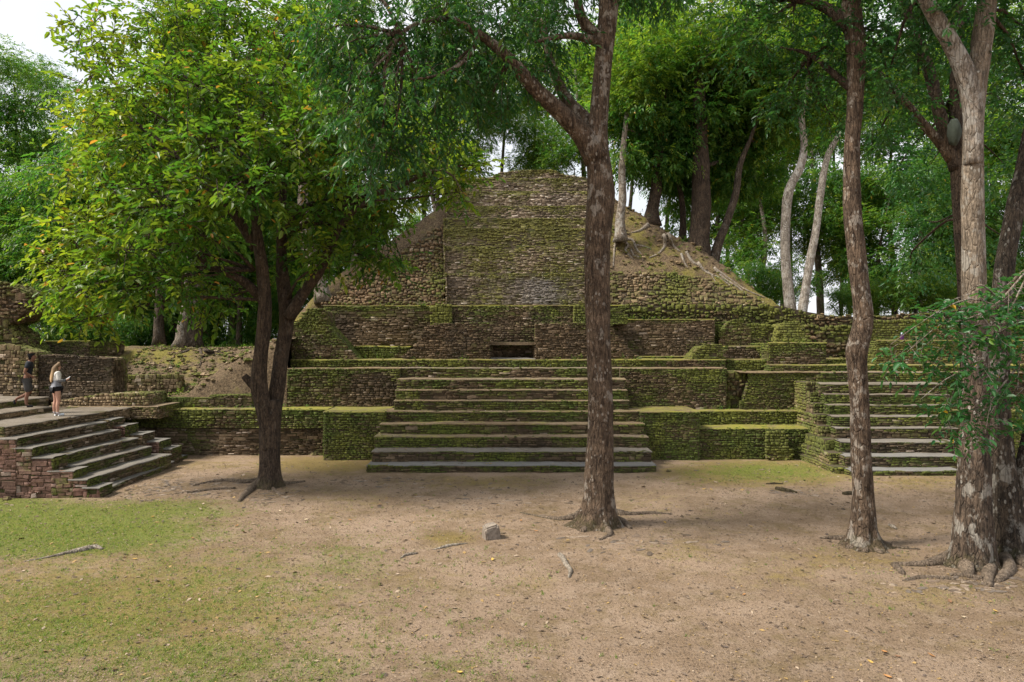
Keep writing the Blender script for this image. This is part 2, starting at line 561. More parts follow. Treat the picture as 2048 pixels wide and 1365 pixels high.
class Thing:
    """a masonry thing: parts (cores) and the stones laid on each"""

    def __init__(self, name, label, cat, loc, limit=300, group=None):
        self.root = empty(name, loc)
        tag(self.root, label, cat, group)
        self.stones = []      # (part, verts, colour, score, material)
        self.limit = limit

    def part(self, name, mb, mat='mortar', smooth=False):
        return mb.build(name, M[mat], self.root, smooth)

    def panel(self, part, O, U, V, w, h, mat='stone', course=(0.046, 0.082), length=(0.10, 0.28), depth=0.04, jag=1.0, jit=0.25,
              moss=0.15, top_moss=0.35, top_d=0.3, keep=None, tone=0.0, plaster=None, inset=0.2, gap=0.008, wob=0.035, darkfn=None):
        O, U, V = (np.asarray(k, dtype=float) for k in (O, U, V))
        U = U / np.linalg.norm(U)
        V = V / np.linalg.norm(V)
        N = np.cross(U, V)
        N = N / np.linalg.norm(N)
        t = 0.0
        seed = rng.random() * 50
        while t < h - 0.02:
            thick = 1.7 if rng.random() < (0.16 if mat != 'stone_upper' else 0.04) else 1.0
            ch = rng.uniform(*course) * thick
            if h - t - ch < course[0] * 0.6:
                ch = h - t
            s = -rng.random() * length[0]
            while s < w:
                L = rng.uniform(*length) * (0.6 if rng.random() < 0.25 else 1.0) * (1.25 if thick > 1 else 1.0)
                a, b = max(0.0, s), min(w, s + L)
                s += L
                if b - a < 0.05:
                    continue
                cs, ct = (a + b) / 2, t + ch / 2
                if keep is not None and not in_poly(cs, ct, keep):
                    continue
                if rng.random() < 0.015:
                    continue
                c0 = O + U * cs + V * ct + N * (0.035 * n3(cs * 0.7 + seed, ct * 0.9, seed + 4))
                wz = wob * n3(cs * 0.8 + seed, ct * 2, seed)
                g = gap * rng.uniform(0.5, 1.3)
                hw, hh = (b - a) / 2 - g, (ch / 2 - g * 0.5) * rng.uniform(0.82, 1.12)
                wz += ch * 0.13 * jag * jag * rng.uniform(-1, 1)
                tl = rng.uniform(-0.06, 0.06) * jag * jag
                hh *= 1 + (jag - 1) * rng.uniform(-0.28, 0.12)
                hw *= 1 + (jag - 1) * rng.uniform(-0.25, 0.05)
                d = depth * rng.uniform(1 - jit * 1.6, 1 + jit)
                if rng.random() < 0.05:
                    d *= 0.45
                ins = inset * min(hw, hh) * rng.uniform(0.7, 1.6)
                sg = ((-1, -1), (1, -1), (1, 1), (-1, 1))
                vs_ = []
                for q in range(3):
                    for (sx, sy) in sg:
                        kx = hw - (ins * 1.3 if q == 2 else 0)
                        ky = hh - (ins if q == 2 else 0)
                        jx = rng.uniform(-1, 1) * hw * 0.16 * jag * (q > 0)
                        jy = rng.uniform(-1, 1) * hh * 0.30 * min(jag, 1.5) * (q > 0) + sx * kx * tl
                        dz = (-0.03, d * 0.55, d * rng.uniform(0.9, 1.1))[q]
                        vs_.append(c0 + U * (sx * kx + jx) + V * (sy * ky + jy + wz) + N * dz)
                vs_ = np.array(vs_)
                mo = 0.08 + moss + top_moss * math.exp(-(h - ct) / top_d) + 0.42 * n3(c0[0] * 0.55 + seed, c0[2] * 0.75, c0[1] * 0.5) + 0.12 * rng.uniform(-1, 1)
                to = min(1, max(0, rng.gauss(0.36, 0.15) + tone + (0.42 if rng.random() < 0.10 else 0)))
                if darkfn is not None:
                    to = max(0, min(1, to + darkfn(cs / w, ct / h)))
                pl = 0.0
                if plaster is not None:
                    pl = max(0, min(1, plaster(cs / w, ct / h)))
                self.stones.append((part, vs_, (to, max(0, min(1, mo)), pl, 1), hw * hh * (1 / max(4, c0[1])) ** 2, mat, c0))
            t += ch

    def finish(self):
        # the largest stones in view become objects of their own, the rest one mesh for each wall
        idx = []
        for i, st in enumerate(self.stones):
            u, v = to_px(*st[5])
            if 0 < u < 2048 and 0 < v < 1365:
                idx.append((st[3], i))
        idx.sort(reverse=True)
        single = set(i for _, i in idx[:self.limit])
        rest = {}
        for i, (part, vs_, c, sc, mat, c0) in enumerate(self.stones):
            if i in single:
                mesh_obj('stone', vs_, STONE_F, M[mat], part, np.tile(c, (12, 1)))
            else:
                rest.setdefault((part.name, mat), []).append(i)
        fa = np.array(STONE_F)
        for (pn, mat), ii in rest.items():
            part = bpy.data.objects[pn]
            v = np.vstack([self.stones[i][1] for i in ii])
            c = np.repeat(np.array([self.stones[i][2] for i in ii]), 12, axis=0)
            f = (fa[None] + 12 * np.arange(len(ii))[:, None, None]).reshape(-1, 4)
            o = mesh_obj('coursed_stonework', v, f, M[mat], part, c)
            tag(o, kind='stuff')
        self.stones = []


def rock_mesh(g, r, flat=0.6):
    # small faceted stone: jittered two-ring block, 12-20 faces
    n = g.choice((5, 6, 7))
    v, f = [], []
    for j, (zz, k) in enumerate(((-0.5, 0.8), (0.1, 1.0), (0.75, 0.62))):
        for i in range(n):
            ph = 2 * math.pi * i / n + 0.3 * j
            q = k * g.uniform(0.8, 1.2)
            v.append((math.cos(ph) * r * q, math.sin(ph) * r * q * 0.8, zz * r * flat * g.uniform(0.85, 1.15)))
    for j in range(2):
        for i in range(n):
            f.append((j * n + i, j * n + (i + 1) % n, (j + 1) * n + (i + 1) % n, (j + 1) * n + i))
    f.append(tuple(range(2 * n, 3 * n)))
    return np.array(v), f


def slab_top(part_parent, name, mat, P0, U, W, w, d, lip=0.022, over=0.035, grey=0.0, moss=0.0, rough=0.012):
    """worn surface on a step or wall top: slightly uneven sheet with a rounded front lip. P0 front-left corner at top height,
    U along the edge, W into the depth"""
    P0, U, W = (np.asarray(k, dtype=float) for k in (P0, U, W))
    U = U / np.linalg.norm(U)
    W = W / np.linalg.norm(W)
    nx = max(2, int(w / 0.12))
    sd = rng.random() * 90
    rows = [(-over * 0.75, -lip - 0.02), (-over, -lip * 0.5), (-over * 0.72, -0.010), (-over * 0.2, 0.0), (0.12 * d, 0.004), (0.5 * d, 0.004), (d, 0.006)]
    vs_, cs_ = [], []
    for i in range(nx + 1):
        s = w * i / nx
        e = 0.045 * n3(s * 1.3, sd) + 0.030 * n3(s * 5.1, sd + 7)
        hz = rough * n3(s * 0.7, sd + 3) * 2.0 + rough * 1.2 * n3(s * 3, sd + 5)
        for j, (y, z) in enumerate(rows):
            zz = z + hz * (1.0 if j > 1 else 0.7) + (rough * n3(s * 2, j * 3.1, sd) if j > 3 else 0)
            vs_.append(P0 + U * s + W * (y + (e if j < 4 else 0)) + np.array([0, 0, zz]))
            cs_.append((0.5, max(0, moss + 0.35 * n3(s * 0.5, sd)), max(0, min(1, grey + 0.3 * n3(s * 0.4, sd + 11))), 1))
    k = len(rows)
    fs = []
    for i in range(nx):
        for j in range(k - 1):
            a = i * k + j
            fs.append((a, a + k, a + k + 1, a + 1))
    top_o = mesh_obj(name, vs_, fs, M[mat], part_parent, cs_, True)
    # cushions of moss that soften the edge
    if w > 0.8 and mat != 'tread_grey':
        tuft = MB()
        dens = 5.0 if mat == 'top_moss' else 2.2
        for _ in range(int(w * dens)):
            s = rng.uniform(0, w)
            if n3(s * 0.6, sd + 20) < -0.12:
                continue
            r = rng.uniform(0.025, 0.065)
            vv, ff = rock_mesh(rng, r, 0.55)
            q = P0 + U * s + W * (rng.uniform(-0.05, 0.10)) + np.array([0, 0, rng.uniform(-0.035, 0.012)])
            tuft.add(vv + q, ff, (0.3, 1.0, 0, 1))
        if tuft.v:
            tag(tuft.build('moss_cushions', M['stone'], part_parent), kind='stuff')
    return top_o


def frontal_block(T, name, x0, x1, y0, y1, z0, z1, top='tread', grey=0.0, tmoss=0.0, sides='LR', top_depth=None, **kw):
    """box of masonry whose front faces the camera (-Y)"""
    p = T.part(name, MB().box(x0, x1, y0, y1, z0, z1 - 0.012))
    T.panel(p, (x0, y0, z0), (1, 0, 0), (0, 0, 1), x1 - x0, z1 - z0 - 0.02, **kw)
    kw2 = {k: v for k, v in kw.items() if k not in ('keep', 'plaster', 'darkfn')}
    dd = min(y1 - y0, 6.0)
    if 'L' in sides:
        T.panel(p, (x0, y0 + dd, z0), (0, -1, 0), (0, 0, 1), dd, z1 - z0 - 0.02, **kw2)
    if 'R' in sides:
        T.panel(p, (x1, y0, z0), (0, 1, 0), (0, 0, 1), dd, z1 - z0 - 0.02, **kw2)
    if top:
        slab_top(p, 'tread', top, (x0 - 0.03, y0, z1), (1, 0, 0), (0, 1, 0), x1 - x0 + 0.06, top_depth or (y1 - y0), grey=grey, moss=tmoss)
    return p


def poly_wall(T, name, poly_px, Y, thick, slope=0.0, z_extra=0.0, side=True, **kw):
    """wall with an irregular outline given by photo pixels on the plane Y (leaning back by slope)"""
    def lift(u, v):
        # Y = Y0 + slope * (z - z0)
        z0 = PZ(max(q[1] for q in poly_px), Y)
        k = (CV - v) / F
        yy = (Y + slope * (H - z0)) / (1 - slope * k)
        return PX(u, yy), yy, H + k * yy
    pts = [lift(*q) for q in poly_px]
    x0 = min(p[0] for p in pts)
    z0 = min(p[2] for p in pts)
    vl = math.hypot(1, slope)
    st = [((p[0] - x0), (p[2] - z0) * vl) for p in pts]
    h = max(s[1] for s in st)
    w = max(s[0] for s in st)
    n = len(pts)
    V = np.array((0, slope, 1.0)) / vl
    O = np.array((x0, Y, z0))
    cx = sum(s[0] for s in st) / n
    ct = sum(s[1] for s in st) / n
    ins = []
    for s in st:
        dx, dy = s[0] - cx, s[1] - ct
        r = math.hypot(dx, dy)
        k = max(0.0, (r - 0.10) / r) if r > 0 else 1
        tt = ct + dy * k
        if s[1] < 0.02:
            tt = 0
        ins.append((cx + dx * k, tt))
    fr = [O + np.array((s[0], 0, 0)) + V * s[1] for s in ins]
    bk = [q + np.array((0, thick, 0)) for q in fr]
    area = sum(ins[i][0] * ins[(i + 1) % n][1] - ins[(i + 1) % n][0] * ins[i][1] for i in range(n))
    order = list(range(n)) if area > 0 else list(range(n))[::-1]
    fs = [tuple(order), tuple(n + i for i in order[::-1])]
    for a in range(n):
        i, j = order[a], order[(a + 1) % n]
        fs.append((j, i, n + i, n + j))
    mb = MB().add(fr + bk, fs)
    p = T.part(name, mb)
    T.panel(p, O, (1, 0, 0), V, w, h, keep=st, **kw)
    if side:
        # stones lying along the exposed upper and side edges, through the thickness
        kk = {k: v for k, v in kw.items() if k in ('mat', 'course', 'length', 'depth', 'moss', 'tone')}
        kk['moss'] = kk.get('moss', 0.15) + 0.15
        for a in range(n):
            i, j = order[a], order[(a + 1) % n]
            A, B = fr[i], fr[j]
            d = B - A
            L = np.linalg.norm(d)
            if L < 0.15 or (ins[i][1] < 0.03 and ins[j][1] < 0.03):
                continue
            # outward = d x depth
            Vd = np.array((0, 1.0, 0))
            T.panel(p, A, d, Vd, L, min(thick, 1.6), **kk) if np.cross(d, Vd)[2] > -1e9 and np.dot(np.cross(d, Vd), np.array((( A + B) / 2 - (O + np.array((cx, 0, 0)) + V * ct)))) > 0 else \
                T.panel(p, B, -d, Vd, L, min(thick, 1.6), **kk)
    return p


# ------------------------------------------------------------------ the plaza
GRASS = [(70, 1060, 300, 50, 1.05), (300, 1022, 190, 25, 0.6), (20, 1010, 160, 25, 0.6), (1530, 944, 190, 24, 0.50), (120, 1250, 330, 140, 0.40),
         (420, 1180, 420, 120, 0.32), (690, 1120, 110, 50, 0.34), (380, 1330, 460, 80, 0.38), (60, 1330, 160, 50, 0.36), (860, 1330, 120, 40, 0.26)]
MOSS = [(110, 1050, 420, 70, 0.4), (650, 930, 200, 24, 0.55), (430, 930, 160, 20, 0.35), (1530, 945, 260, 34, 0.62), (1830, 965, 160, 26, 0.42),
        (900, 1078, 75, 22, 0.5), (700, 1000, 170, 40, 0.32), (1300, 1010, 150, 50, 0.30), (960, 965, 230, 22, 0.40), (840, 1160, 170, 50, 0.30),
        (1060, 1170, 90, 40, 0.32), (1700, 1120, 200, 40, 0.40), (1560, 1150, 150, 40, 0.36), (1850, 1190, 220, 40, 0.40), (250, 1220, 560, 170, 0.5),
        (1430, 1030, 150, 30, 0.26), (1370, 1100, 140, 50, 0.34), (1000, 1240, 90, 30, 0.24), (1780, 1230, 90, 30, 0.26), (1950, 1290, 100, 30, 0.26)]
DARK_GROUND = [(380, 975, 190, 28, 0.45), (1180, 1050, 90, 22, 0.40), (1960, 1140, 160, 40, 0.6), (540, 985, 120, 26, 0.45), (1710, 1092, 90, 18, 0.4),
        (1600, 985, 60, 10, 0.5), (1850, 940, 90, 12, 0.3), (780, 960, 120, 16, 0.25)]  # darker earth round trunks, logs and stair feet; draws extra litter


def ell(lst, u, v):
    s = np.zeros_like(u)
    for (cu, cv, ru, rv, k) in lst:
        d = ((u - cu) / ru) ** 2 + ((v - cv) / rv) ** 2
        s = np.maximum(s, k * np.exp(-0.85 * d))
    return s


def axis(lo, hi, st, far_lo, far_hi):
    a = list(np.arange(lo, hi, st))
    k, x = st, hi
    up = []
    while x < far_hi:
        up.append(x)
        k *= 1.35
        x += k
    up.append(far_hi)
    k, x = st, lo - st
    dn = []
    while x > far_lo:
        dn.append(x)
        k *= 1.35
        x -= k
    dn.append(far_lo)
    return np.array(dn[::-1] + a + up)


def ground_h(x, y):
    return 0.035 * n3(x * 0.55, y * 0.55, 1.0) + 0.016 * n3(x * 2.3, y * 2.3, 2.0)


gx = axis(-16, 16, 0.13, -700, 700)
gy = axis(5.5, 28, 0.13, -300, 900)
GX, GY = np.meshgrid(gx, gy)
gz = np.array([ground_h(a, b) if abs(a) < 40 and -5 < b < 45 else 0.0 for a, b in zip(GX.ravel(), GY.ravel())])
near = (GY.ravel() > 4)
uu = np.where(near, CU + GX.ravel() * F / np.maximum(GY.ravel(), 1.0), 0)
vv = np.where(near, CV + H * F / np.maximum(GY.ravel(), 1.0), 2000)
gc = np.zeros((len(gz), 4))
gc[:, 0] = ell(GRASS, uu, vv)
gc[:, 1] = ell(MOSS, uu, vv)
gc[:, 2] = ell(DARK_GROUND, uu, vv)
gc[:, 3] = 1
nxg, nyg = len(gx), len(gy)
ii, jj = np.meshgrid(np.arange(nxg - 1), np.arange(nyg - 1))
a = (jj * nxg + ii).ravel()
gf = np.stack([a, a + 1, a + nxg + 1, a + nxg], axis=1)
ground = mesh_obj('ground', np.stack([GX.ravel(), GY.ravel(), gz], axis=1), gf, M['ground'], None, gc, True)
tag(ground, 'trodden tan earth of the plaza with moss and thin grass', kind='structure')

# ------------------------------------------------------------------ stepped platform with the central stair
PLAT_Z = 3.25
platform = Thing('stepped_platform', 'broad mossy stone platform with central stairway and two square piers', 'platform', (0, 26, 0))
# terrace west of the stair
YL1, YL2 = 25.7, 26.54
xl = PX(575, YL2)
p = frontal_block(platform, 'terrace_wall', PX(236, YL1), PX(655, YL1), YL1, 28.2, -0.2, 1.02, top=None, sides='', moss=0.02, top_moss=0.0,
                  tone=0.08, mat='stone', length=(0.16, 0.42), darkfn=lambda s, t: 0.16 if s < 0.62 else -0.2)
p = frontal_block(platform, 'terrace_wall', PX(240, YL1) - 0.1, PX(655, YL1), YL1 - 0.07, 28.2, 1.03, 1.75, top='top_moss', sides='', moss=0.34,
                  top_moss=0.25, top_depth=0.95, tmoss=0.1)
frontal_block(platform, 'terrace_wall', xl, PX(800, YL2), YL2, 36, 1.5, PLAT_Z, top='tread', sides='L', moss=0.10, top_moss=0.35, tone=-0.10,
              top_depth=1.2, tmoss=-0.1)
# terrace east of the stair
YR = 26.54
frontal_block(platform, 'terrace_wall', PX(1240, YR), PX(1452, YR), YR, 36, 1.4, PLAT_Z, top='tread', sides='R', moss=0.18, top_moss=0.40, tone=-0.10,
              top_depth=1.2, tmoss=-0.1)
frontal_block(platform, 'terrace_wall', PX(1390, 26.0), PX(1640, 26.0), 26.0, 28, 0.9, 1.645, top='top_moss', sides='', moss=0.42, top_moss=0.2, tone=-0.1, top_depth=1.3)
frontal_block(platform, 'terrace_wall', PX(1390, 24.9), PX(1652, 24.9), 24.9, 27, -0.2, 1.11, top='top_moss', sides='', moss=0.28, top_moss=0.2, tone=-0.08, top_depth=1.3, tmoss=0.1)
pil = poly_wall(platform, 'pilaster', [(1531, 918), (1533, 862), (1573, 862), (1580, 890), (1588, 921)], 24.62, 0.3, mat='stone_tan', moss=0.36, side=True, tone=0.05,
                course=(0.08, 0.13))
# central stair
SV = [930.5, 902.5, 873.5, 848, 823, 801, 780, 758.5, 736]
SZ = [0.24, 0.60, 0.98, 1.36, 1.74, 2.11, 2.48, 2.86, PLAT_Z]
SL = [735, 745, 750, 761, 768, 789, 792, 795, 798]
SR = [1311, 1302, 1295, 1288, 1283, 1257, 1253, 1250, 1246]
for k in range(9):
    Yk = F * (H - SZ[k]) / (SV[k] - CV)
    zb = -0.2 if k == 0 else SZ[k - 1] - 0.12
    x0, x1 = PX(SL[k], Yk), PX(SR[k], Yk)
    frontal_block(platform, 'stair_step', x0, x1, Yk, 28.0, zb, SZ[k], top='tread' if k > 1 else 'tread_grey', sides='LR' if k not in (4, 8) else '',
                  grey=(0.85, 0.30, 0.15, 0.05, 0.05, 0.1, 0.1, 0.1, 0.3)[k], tmoss=(-0.2, 0.0, 0.1, 0.15, 0.15, 0.05, 0, 0, -0.2)[k], top_depth=1.1,
                  moss=0.24, top_moss=0.16, top_d=0.12, tone=-0.08, length=(0.16, 0.42))
# square piers
YP = 24.7
frontal_block(platform, 'pier', PX(648, YP), PX(769, YP), YP, 26.6, -0.2, 1.745, top='top_moss', sides='LR', moss=0.46, top_moss=0.2, tone=0.05, top_depth=1.9)
frontal_block(platform, 'pier', PX(1281, YP), PX(1398, YP), YP, 26.6, -0.2, 1.745, top='top_moss', sides='LR', moss=0.46, top_moss=0.25, tone=0.05, top_depth=1.9)
# low ledge on the platform, under the chambers
frontal_block(platform, 'ledge', PX(582, 27.3), PX(1450, 27.3), 27.3, 31, 3.15, 3.56, top='top_moss', sides='L', moss=0.26, top_moss=0.25, tone=-0.1, top_depth=2.2)
platform.finish()

# ------------------------------------------------------------------ east platform with its own stair
east = Thing('side_platform', 'mossy stone platform with a narrow stairway of pale treads', 'platform', (13, 25, 0))
EZ = 3.1
YE = 26.4
poly_wall(east, 'terrace_wall', [(1478, 820), (1497, 752), (1500, 744.5), (1632, 744.5), (1632, 826), (1478, 826)], YE + 0.05, 1.0, moss=0.18, top_moss=0.35, tone=-0.10, side=False)
east.part('terrace_fill', MB().box(PX(1462, 27), PX(2300, 27), 27.0, 36, 1.2, EZ - 0.02))
slab_top(east.root, 'terrace_floor', 'tread', (PX(1478, YE), YE, EZ), (1, 0, 0), (0, 1, 0), 17.5, 1.6, moss=-0.15)
poly_wall(east, 'rubble_fill', [(1452, 815), (1452, 742), (1500, 746), (1488, 818)], YE + 0.45, 0.5, jag=1.9, mat='cobble', course=(0.12, 0.2), length=(0.15, 0.3), depth=0.10, inset=0.45,
          moss=0.3, side=False)
EV = [941, 912, 884, 856, 833, 810, 788.5, 768, 744.6]
EZs = [0.17, 0.54, 0.91, 1.29, 1.65, 2.01, 2.37, 2.73, EZ]
ELf = [1700, 1690, 1680, 1671, 1663, 1656, 1649, 1641, 1632]
ERt = [1918, 1918, 1915, 1912, 1908, 1902, 1898, 1893, 1890]
EY = [F * (H - z) / (v - CV) for z, v in zip(EZs, EV)]
EY[8] = YE
for k in range(9):
    zb = -0.2 if k == 0 else EZs[k - 1] - 0.12
    frontal_block(east, 'stair_step', PX(ELf[k], EY[k]), PX(ERt[k], EY[k]), EY[k], 28.0, zb, EZs[k], top='tread_grey', sides='LR', grey=(0.75, 0.65, 0.5, 0.4, 0.25, 0.1, 0.1, 0.1, 0.1)[k],
                  tmoss=-0.05, top_depth=0.95 if k < 8 else 1.5, moss=0.24, top_moss=0.16, top_d=0.12, tone=-0.08, length=(0.16, 0.42))
# ragged flank beside the stair
for k in range(8):
    # broken stones that step down along the flank
    x0 = PX(ELf[k] - 12, EY[k] + 0.2)
    frontal_block(east, 'flank_block', x0 - 0.25, x0 + 0.22, EY[k] + 0.35, 27.5, -0.2, EZs[k] + 0.04, top=None, sides='L', mat='stone_tan', moss=0.22, tone=0.05, course=(0.07, 0.13))
# walls beyond the stair
frontal_block(east, 'terrace_wall', PX(1893, 26.0), PX(2300, 26.0), 26.0, 28, 0.9, 1.65, top='top_moss', sides='', moss=0.4, tone=-0.1, top_depth=1.0)
frontal_block(east, 'terrace_wall', PX(1912, 24.9), PX(2300, 24.9), 24.9, 27, -0.2, 1.11, top='top_moss', sides='', moss=0.3, tone=-0.1, top_depth=1.2)
frontal_block(east, 'terrace_wall', PX(1888, 26.6), PX(2300, 26.6), 26.62, 28, 1.4, EZ - 0.03, top=None, sides='', moss=0.25, tone=-0.1)
# chambers on the east platform
frontal_block(east, 'ledge', PX(1540, 26.95), PX(2300, 26.95), 26.95, 30, 3.0, 3.36, top='top_moss', sides='L', moss=0.3, tone=-0.05, top_depth=1.2)
frontal_block(east, 'bench', PX(1440, 28.3), PX(1540, 28.3), 28.3, 31, 3.0, 4.09, top='top_moss', sides='', moss=0.1, top_moss=0.4, tone=-0.02, top_depth=1.4)
frontal_block(east, 'bench_step', PX(1452, 27.6), PX(1540, 27.6), 27.6, 29, 3.0, 3.56, top='top_moss', sides='L', moss=0.4, tone=-0.05, top_depth=0.8)
frontal_block(east, 'chamber_wall', PX(1537, 27.45), PX(1652, 27.45), 27.45, 29.5, 3.3, 4.24, top='top_moss', sides='L', moss=0.16, top_moss=0.5, top_depth=2)
frontal_block(east, 'bench', PX(1652, 28.6), PX(1760, 28.6), 28.6, 30.5, 3.2, 3.56, top='top_moss', sides='', moss=0.35, top_depth=1.4)
frontal_block(east, 'chamber_wall', PX(1752, 28.0), PX(2300, 28.0), 28.0, 30.0, 3.3, 4.33, top='top_moss', sides='L', moss=0.3, top_moss=0.4, top_depth=2, mat='stone_tan')
poly_wall(east, 'back_wall', [(1425, 700), (1425, 645), (1540, 650), (1552, 655), (1552, 700)], 29.9, 1.2, moss=0.16, top_moss=0.5, tone=-0.02)
poly_wall(east, 'buttress', [(1549, 690), (1556, 647), (1600, 643), (1612, 660), (1624, 690)], 29.2, 0.9, slope=0.15, mat='stone_tan', moss=0.40, course=(0.08, 0.14))
poly_wall(east, 'back_wall', [(1600, 720), (1600, 652), (1760, 652), (1760, 720)], 30.2, 1.0, jag=1.9, mat='cobble', course=(0.10, 0.17), length=(0.16, 0.34), depth=0.10, inset=0.45, moss=0.22, side=False)
poly_wall(east, 'back_wall', [(1735, 720), (1735, 640), (2400, 640), (2400, 720)], 30.0, 1.0, moss=0.42, mat='stone_tan', tone=-0.1, side=False, course=(0.08, 0.13))
# rounded stump of a corbelled wall
poly_wall(east, 'wall_stump', [(1437, 692), (1440, 668), (1450, 648), (1464, 639), (1482, 638), (1494, 648), (1500, 668), (1502, 692)], 29.4, 0.9, moss=0.05, top_moss=0.6, top_d=0.3, tone=-0.08)
east.finish()

# ------------------------------------------------------------------ chambers in front of the pyramid
rooms = Thing('chamber_ruin', 'dark roofless chamber walls with a niche bench above the central stairway', 'ruin', (0, 28, 3.5))
DK = dict(moss=-0.05, top_moss=0.30, top_d=0.15, tone=-0.08)
poly_wall(rooms, 'front_wall', [(798, 722), (838, 682), (850, 657), (872, 646), (981, 646), (981, 722)], 27.75, 1.25, **DK)
poly_wall(rooms, 'front_wall', [(1069, 722), (1069, 646), (1222, 646), (1232, 668), (1262, 700), (1288, 722)], 27.75, 1.25, **DK)
poly_wall(rooms, 'end_wall', [(583, 722), (584, 655), (612, 619), (650, 617), (654, 648), (690, 690), (720, 722)], 27.75, 1.4, moss=0.20, top_moss=0.3, tone=0.0)
poly_wall(rooms, 'end_wall', [(1376, 737), (1380, 715), (1392, 702), (1402, 691), (1445, 689), (1451, 737)], 27.42, 1.3, moss=0.34, top_moss=0.3, mat='stone_tan', tone=-0.1)
frontal_block(rooms, 'bench', PX(690, 28.9), PX(820, 28.9), 28.9, 30.5, 3.4, 4.08, top='top_moss', sides='', moss=0.34, top_moss=0.3, top_depth=1.0, tmoss=0.2)
frontal_block(rooms, 'bench', PX(1270, 28.9), PX(1380, 28.9), 28.9, 30.5, 3.4, 3.66, top='top_moss', sides='', moss=0.2, top_depth=1.0)
# throne bench seen through the doorway: two cheeks, a seat slab and the dark niche
for (ua, ub) in ((974, 984), (1066, 1078)):
    frontal_block(rooms, 'bench_cheek', PX(ua, 28.6), PX(ub, 28.6), 28.6, 29.6, 3.5, 4.12, top=None, sides='LR', **DK)
nbk = rooms.part('niche_back', MB().box(PX(980, 29.3), PX(1072, 29.3), 29.25, 29.6, 3.5, 4.12))
rooms.panel(nbk, (PX(980, 29.3), 29.25, 3.5), (1, 0, 0), (0, 0, 1), 1.95, 0.6, moss=-0.2, tone=0.1, depth=0.03)
sl = MB().box(PX(978, 28.5), PX(1074, 28.5), 28.45, 29.6, 4.13, 4.25, (0.5, 0.0, 0.1, 1))
sl.build('seat_slab', M['tread'], rooms.root)
slab_top(rooms.root, 'niche_floor', 'tread_grey', (PX(981, 27.9), 27.9, 3.585), (1, 0, 0), (0, 1, 0), 1.86, 1.4, grey=0.5, moss=-0.3)
# rear walls
WL = dict(moss=0.04, top_moss=0.55, top_d=0.28, tone=0.08, length=(0.16, 0.4))
frontal_block(rooms, 'back_wall', PX(648, 29.8), PX(893, 29.8), 29.8, 31.5, 3.4, 5.86, top='top_moss', sides='', **WL)
frontal_block(rooms, 'back_wall', PX(893, 29.83), PX(1160, 29.83), 29.83, 31.5, 3.4, 5.86, top='top_moss', sides='', moss=0.10, top_moss=0.35, top_d=0.4, tone=0.05)
frontal_block(rooms, 'back_wall', PX(1160, 29.78), PX(1250, 29.78), 29.78, 31.5, 3.4, 5.86, top='top_moss', sides='', **WL)
poly_wall(rooms, 'cross_wall', [(860, 660), (866, 612), (903, 609), (904, 660)], 29.2, 0.65, mat='stone_tan', moss=0.52, tone=0.08, course=(0.08, 0.13))
poly_wall(rooms, 'cross_wall', [(1147, 660), (1148, 610), (1186, 612), (1190, 660)], 29.2, 0.65, mat='stone_tan', moss=0.52, tone=0.08, course=(0.08, 0.13))
poly_wall(rooms, 'side_wall', [(1212, 650), (1214, 622), (1238, 615), (1252, 628), (1256, 650)], 28.9, 0.9, moss=0.5, course=(0.08, 0.13))
frontal_block(rooms, 'back_wall', PX(1222, 29.3), PX(1428, 29.3), 29.3, 30.4, 3.4, 5.24, top='top_moss', sides='R', moss=-0.04, top_moss=0.6, top_d=0.12, tone=0.06)
rooms.finish()

# ------------------------------------------------------------------ pyramid
pyr = Thing('stepped_pyramid', 'tall stepped stone pyramid with steep mossy stair panel and rubble flanks', 'pyramid', (0, 34, 5.9))
# low rubble wall that runs along the foot
RB = dict(jag=1.9, mat='cobble', course=(0.09, 0.16), length=(0.14, 0.30), depth=0.10, inset=0.45, gap=0.016)
poly_wall(pyr, 'foot_wall', [(1228, 660), (1228, 612), (1558, 612), (1600, 622), (1652, 631), (1705, 636), (1790, 630), (1960, 618), (2400, 615), (2400, 668), (1228, 668)], 30.9, 2.5,
          moss=0.30, top_moss=0.5, top_d=0.25, side=False, **RB)
# sloped rubble body, west and east of the stair panel
poly_wall(pyr, 'rubble_flank', [(638, 612), (672, 592), (716, 549), (892, 546), (892, 612)], 31.0, 3.0, slope=0.6, moss=0.10, top_moss=0.2, tone=0.06, side=False, **RB)
poly_wall(pyr, 'rubble_flank', [(738, 548), (800, 508), (850, 470), (892, 442), (892, 548)], 32.2, 3.0, slope=0.6, moss=0.2, tone=0.08, side=False, **RB)
poly_wall(pyr, 'rubble_flank', [(1165, 612), (1165, 546), (1340, 546), (1420, 560), (1470, 577), (1545, 612)], 31.2, 3.0, slope=0.6, moss=0.24, top_moss=0.3, side=False,
          mat='stone_tan', course=(0.08, 0.13), length=(0.12, 0.30), depth=0.09, inset=0.4, tone=-0.06, jag=1.8)
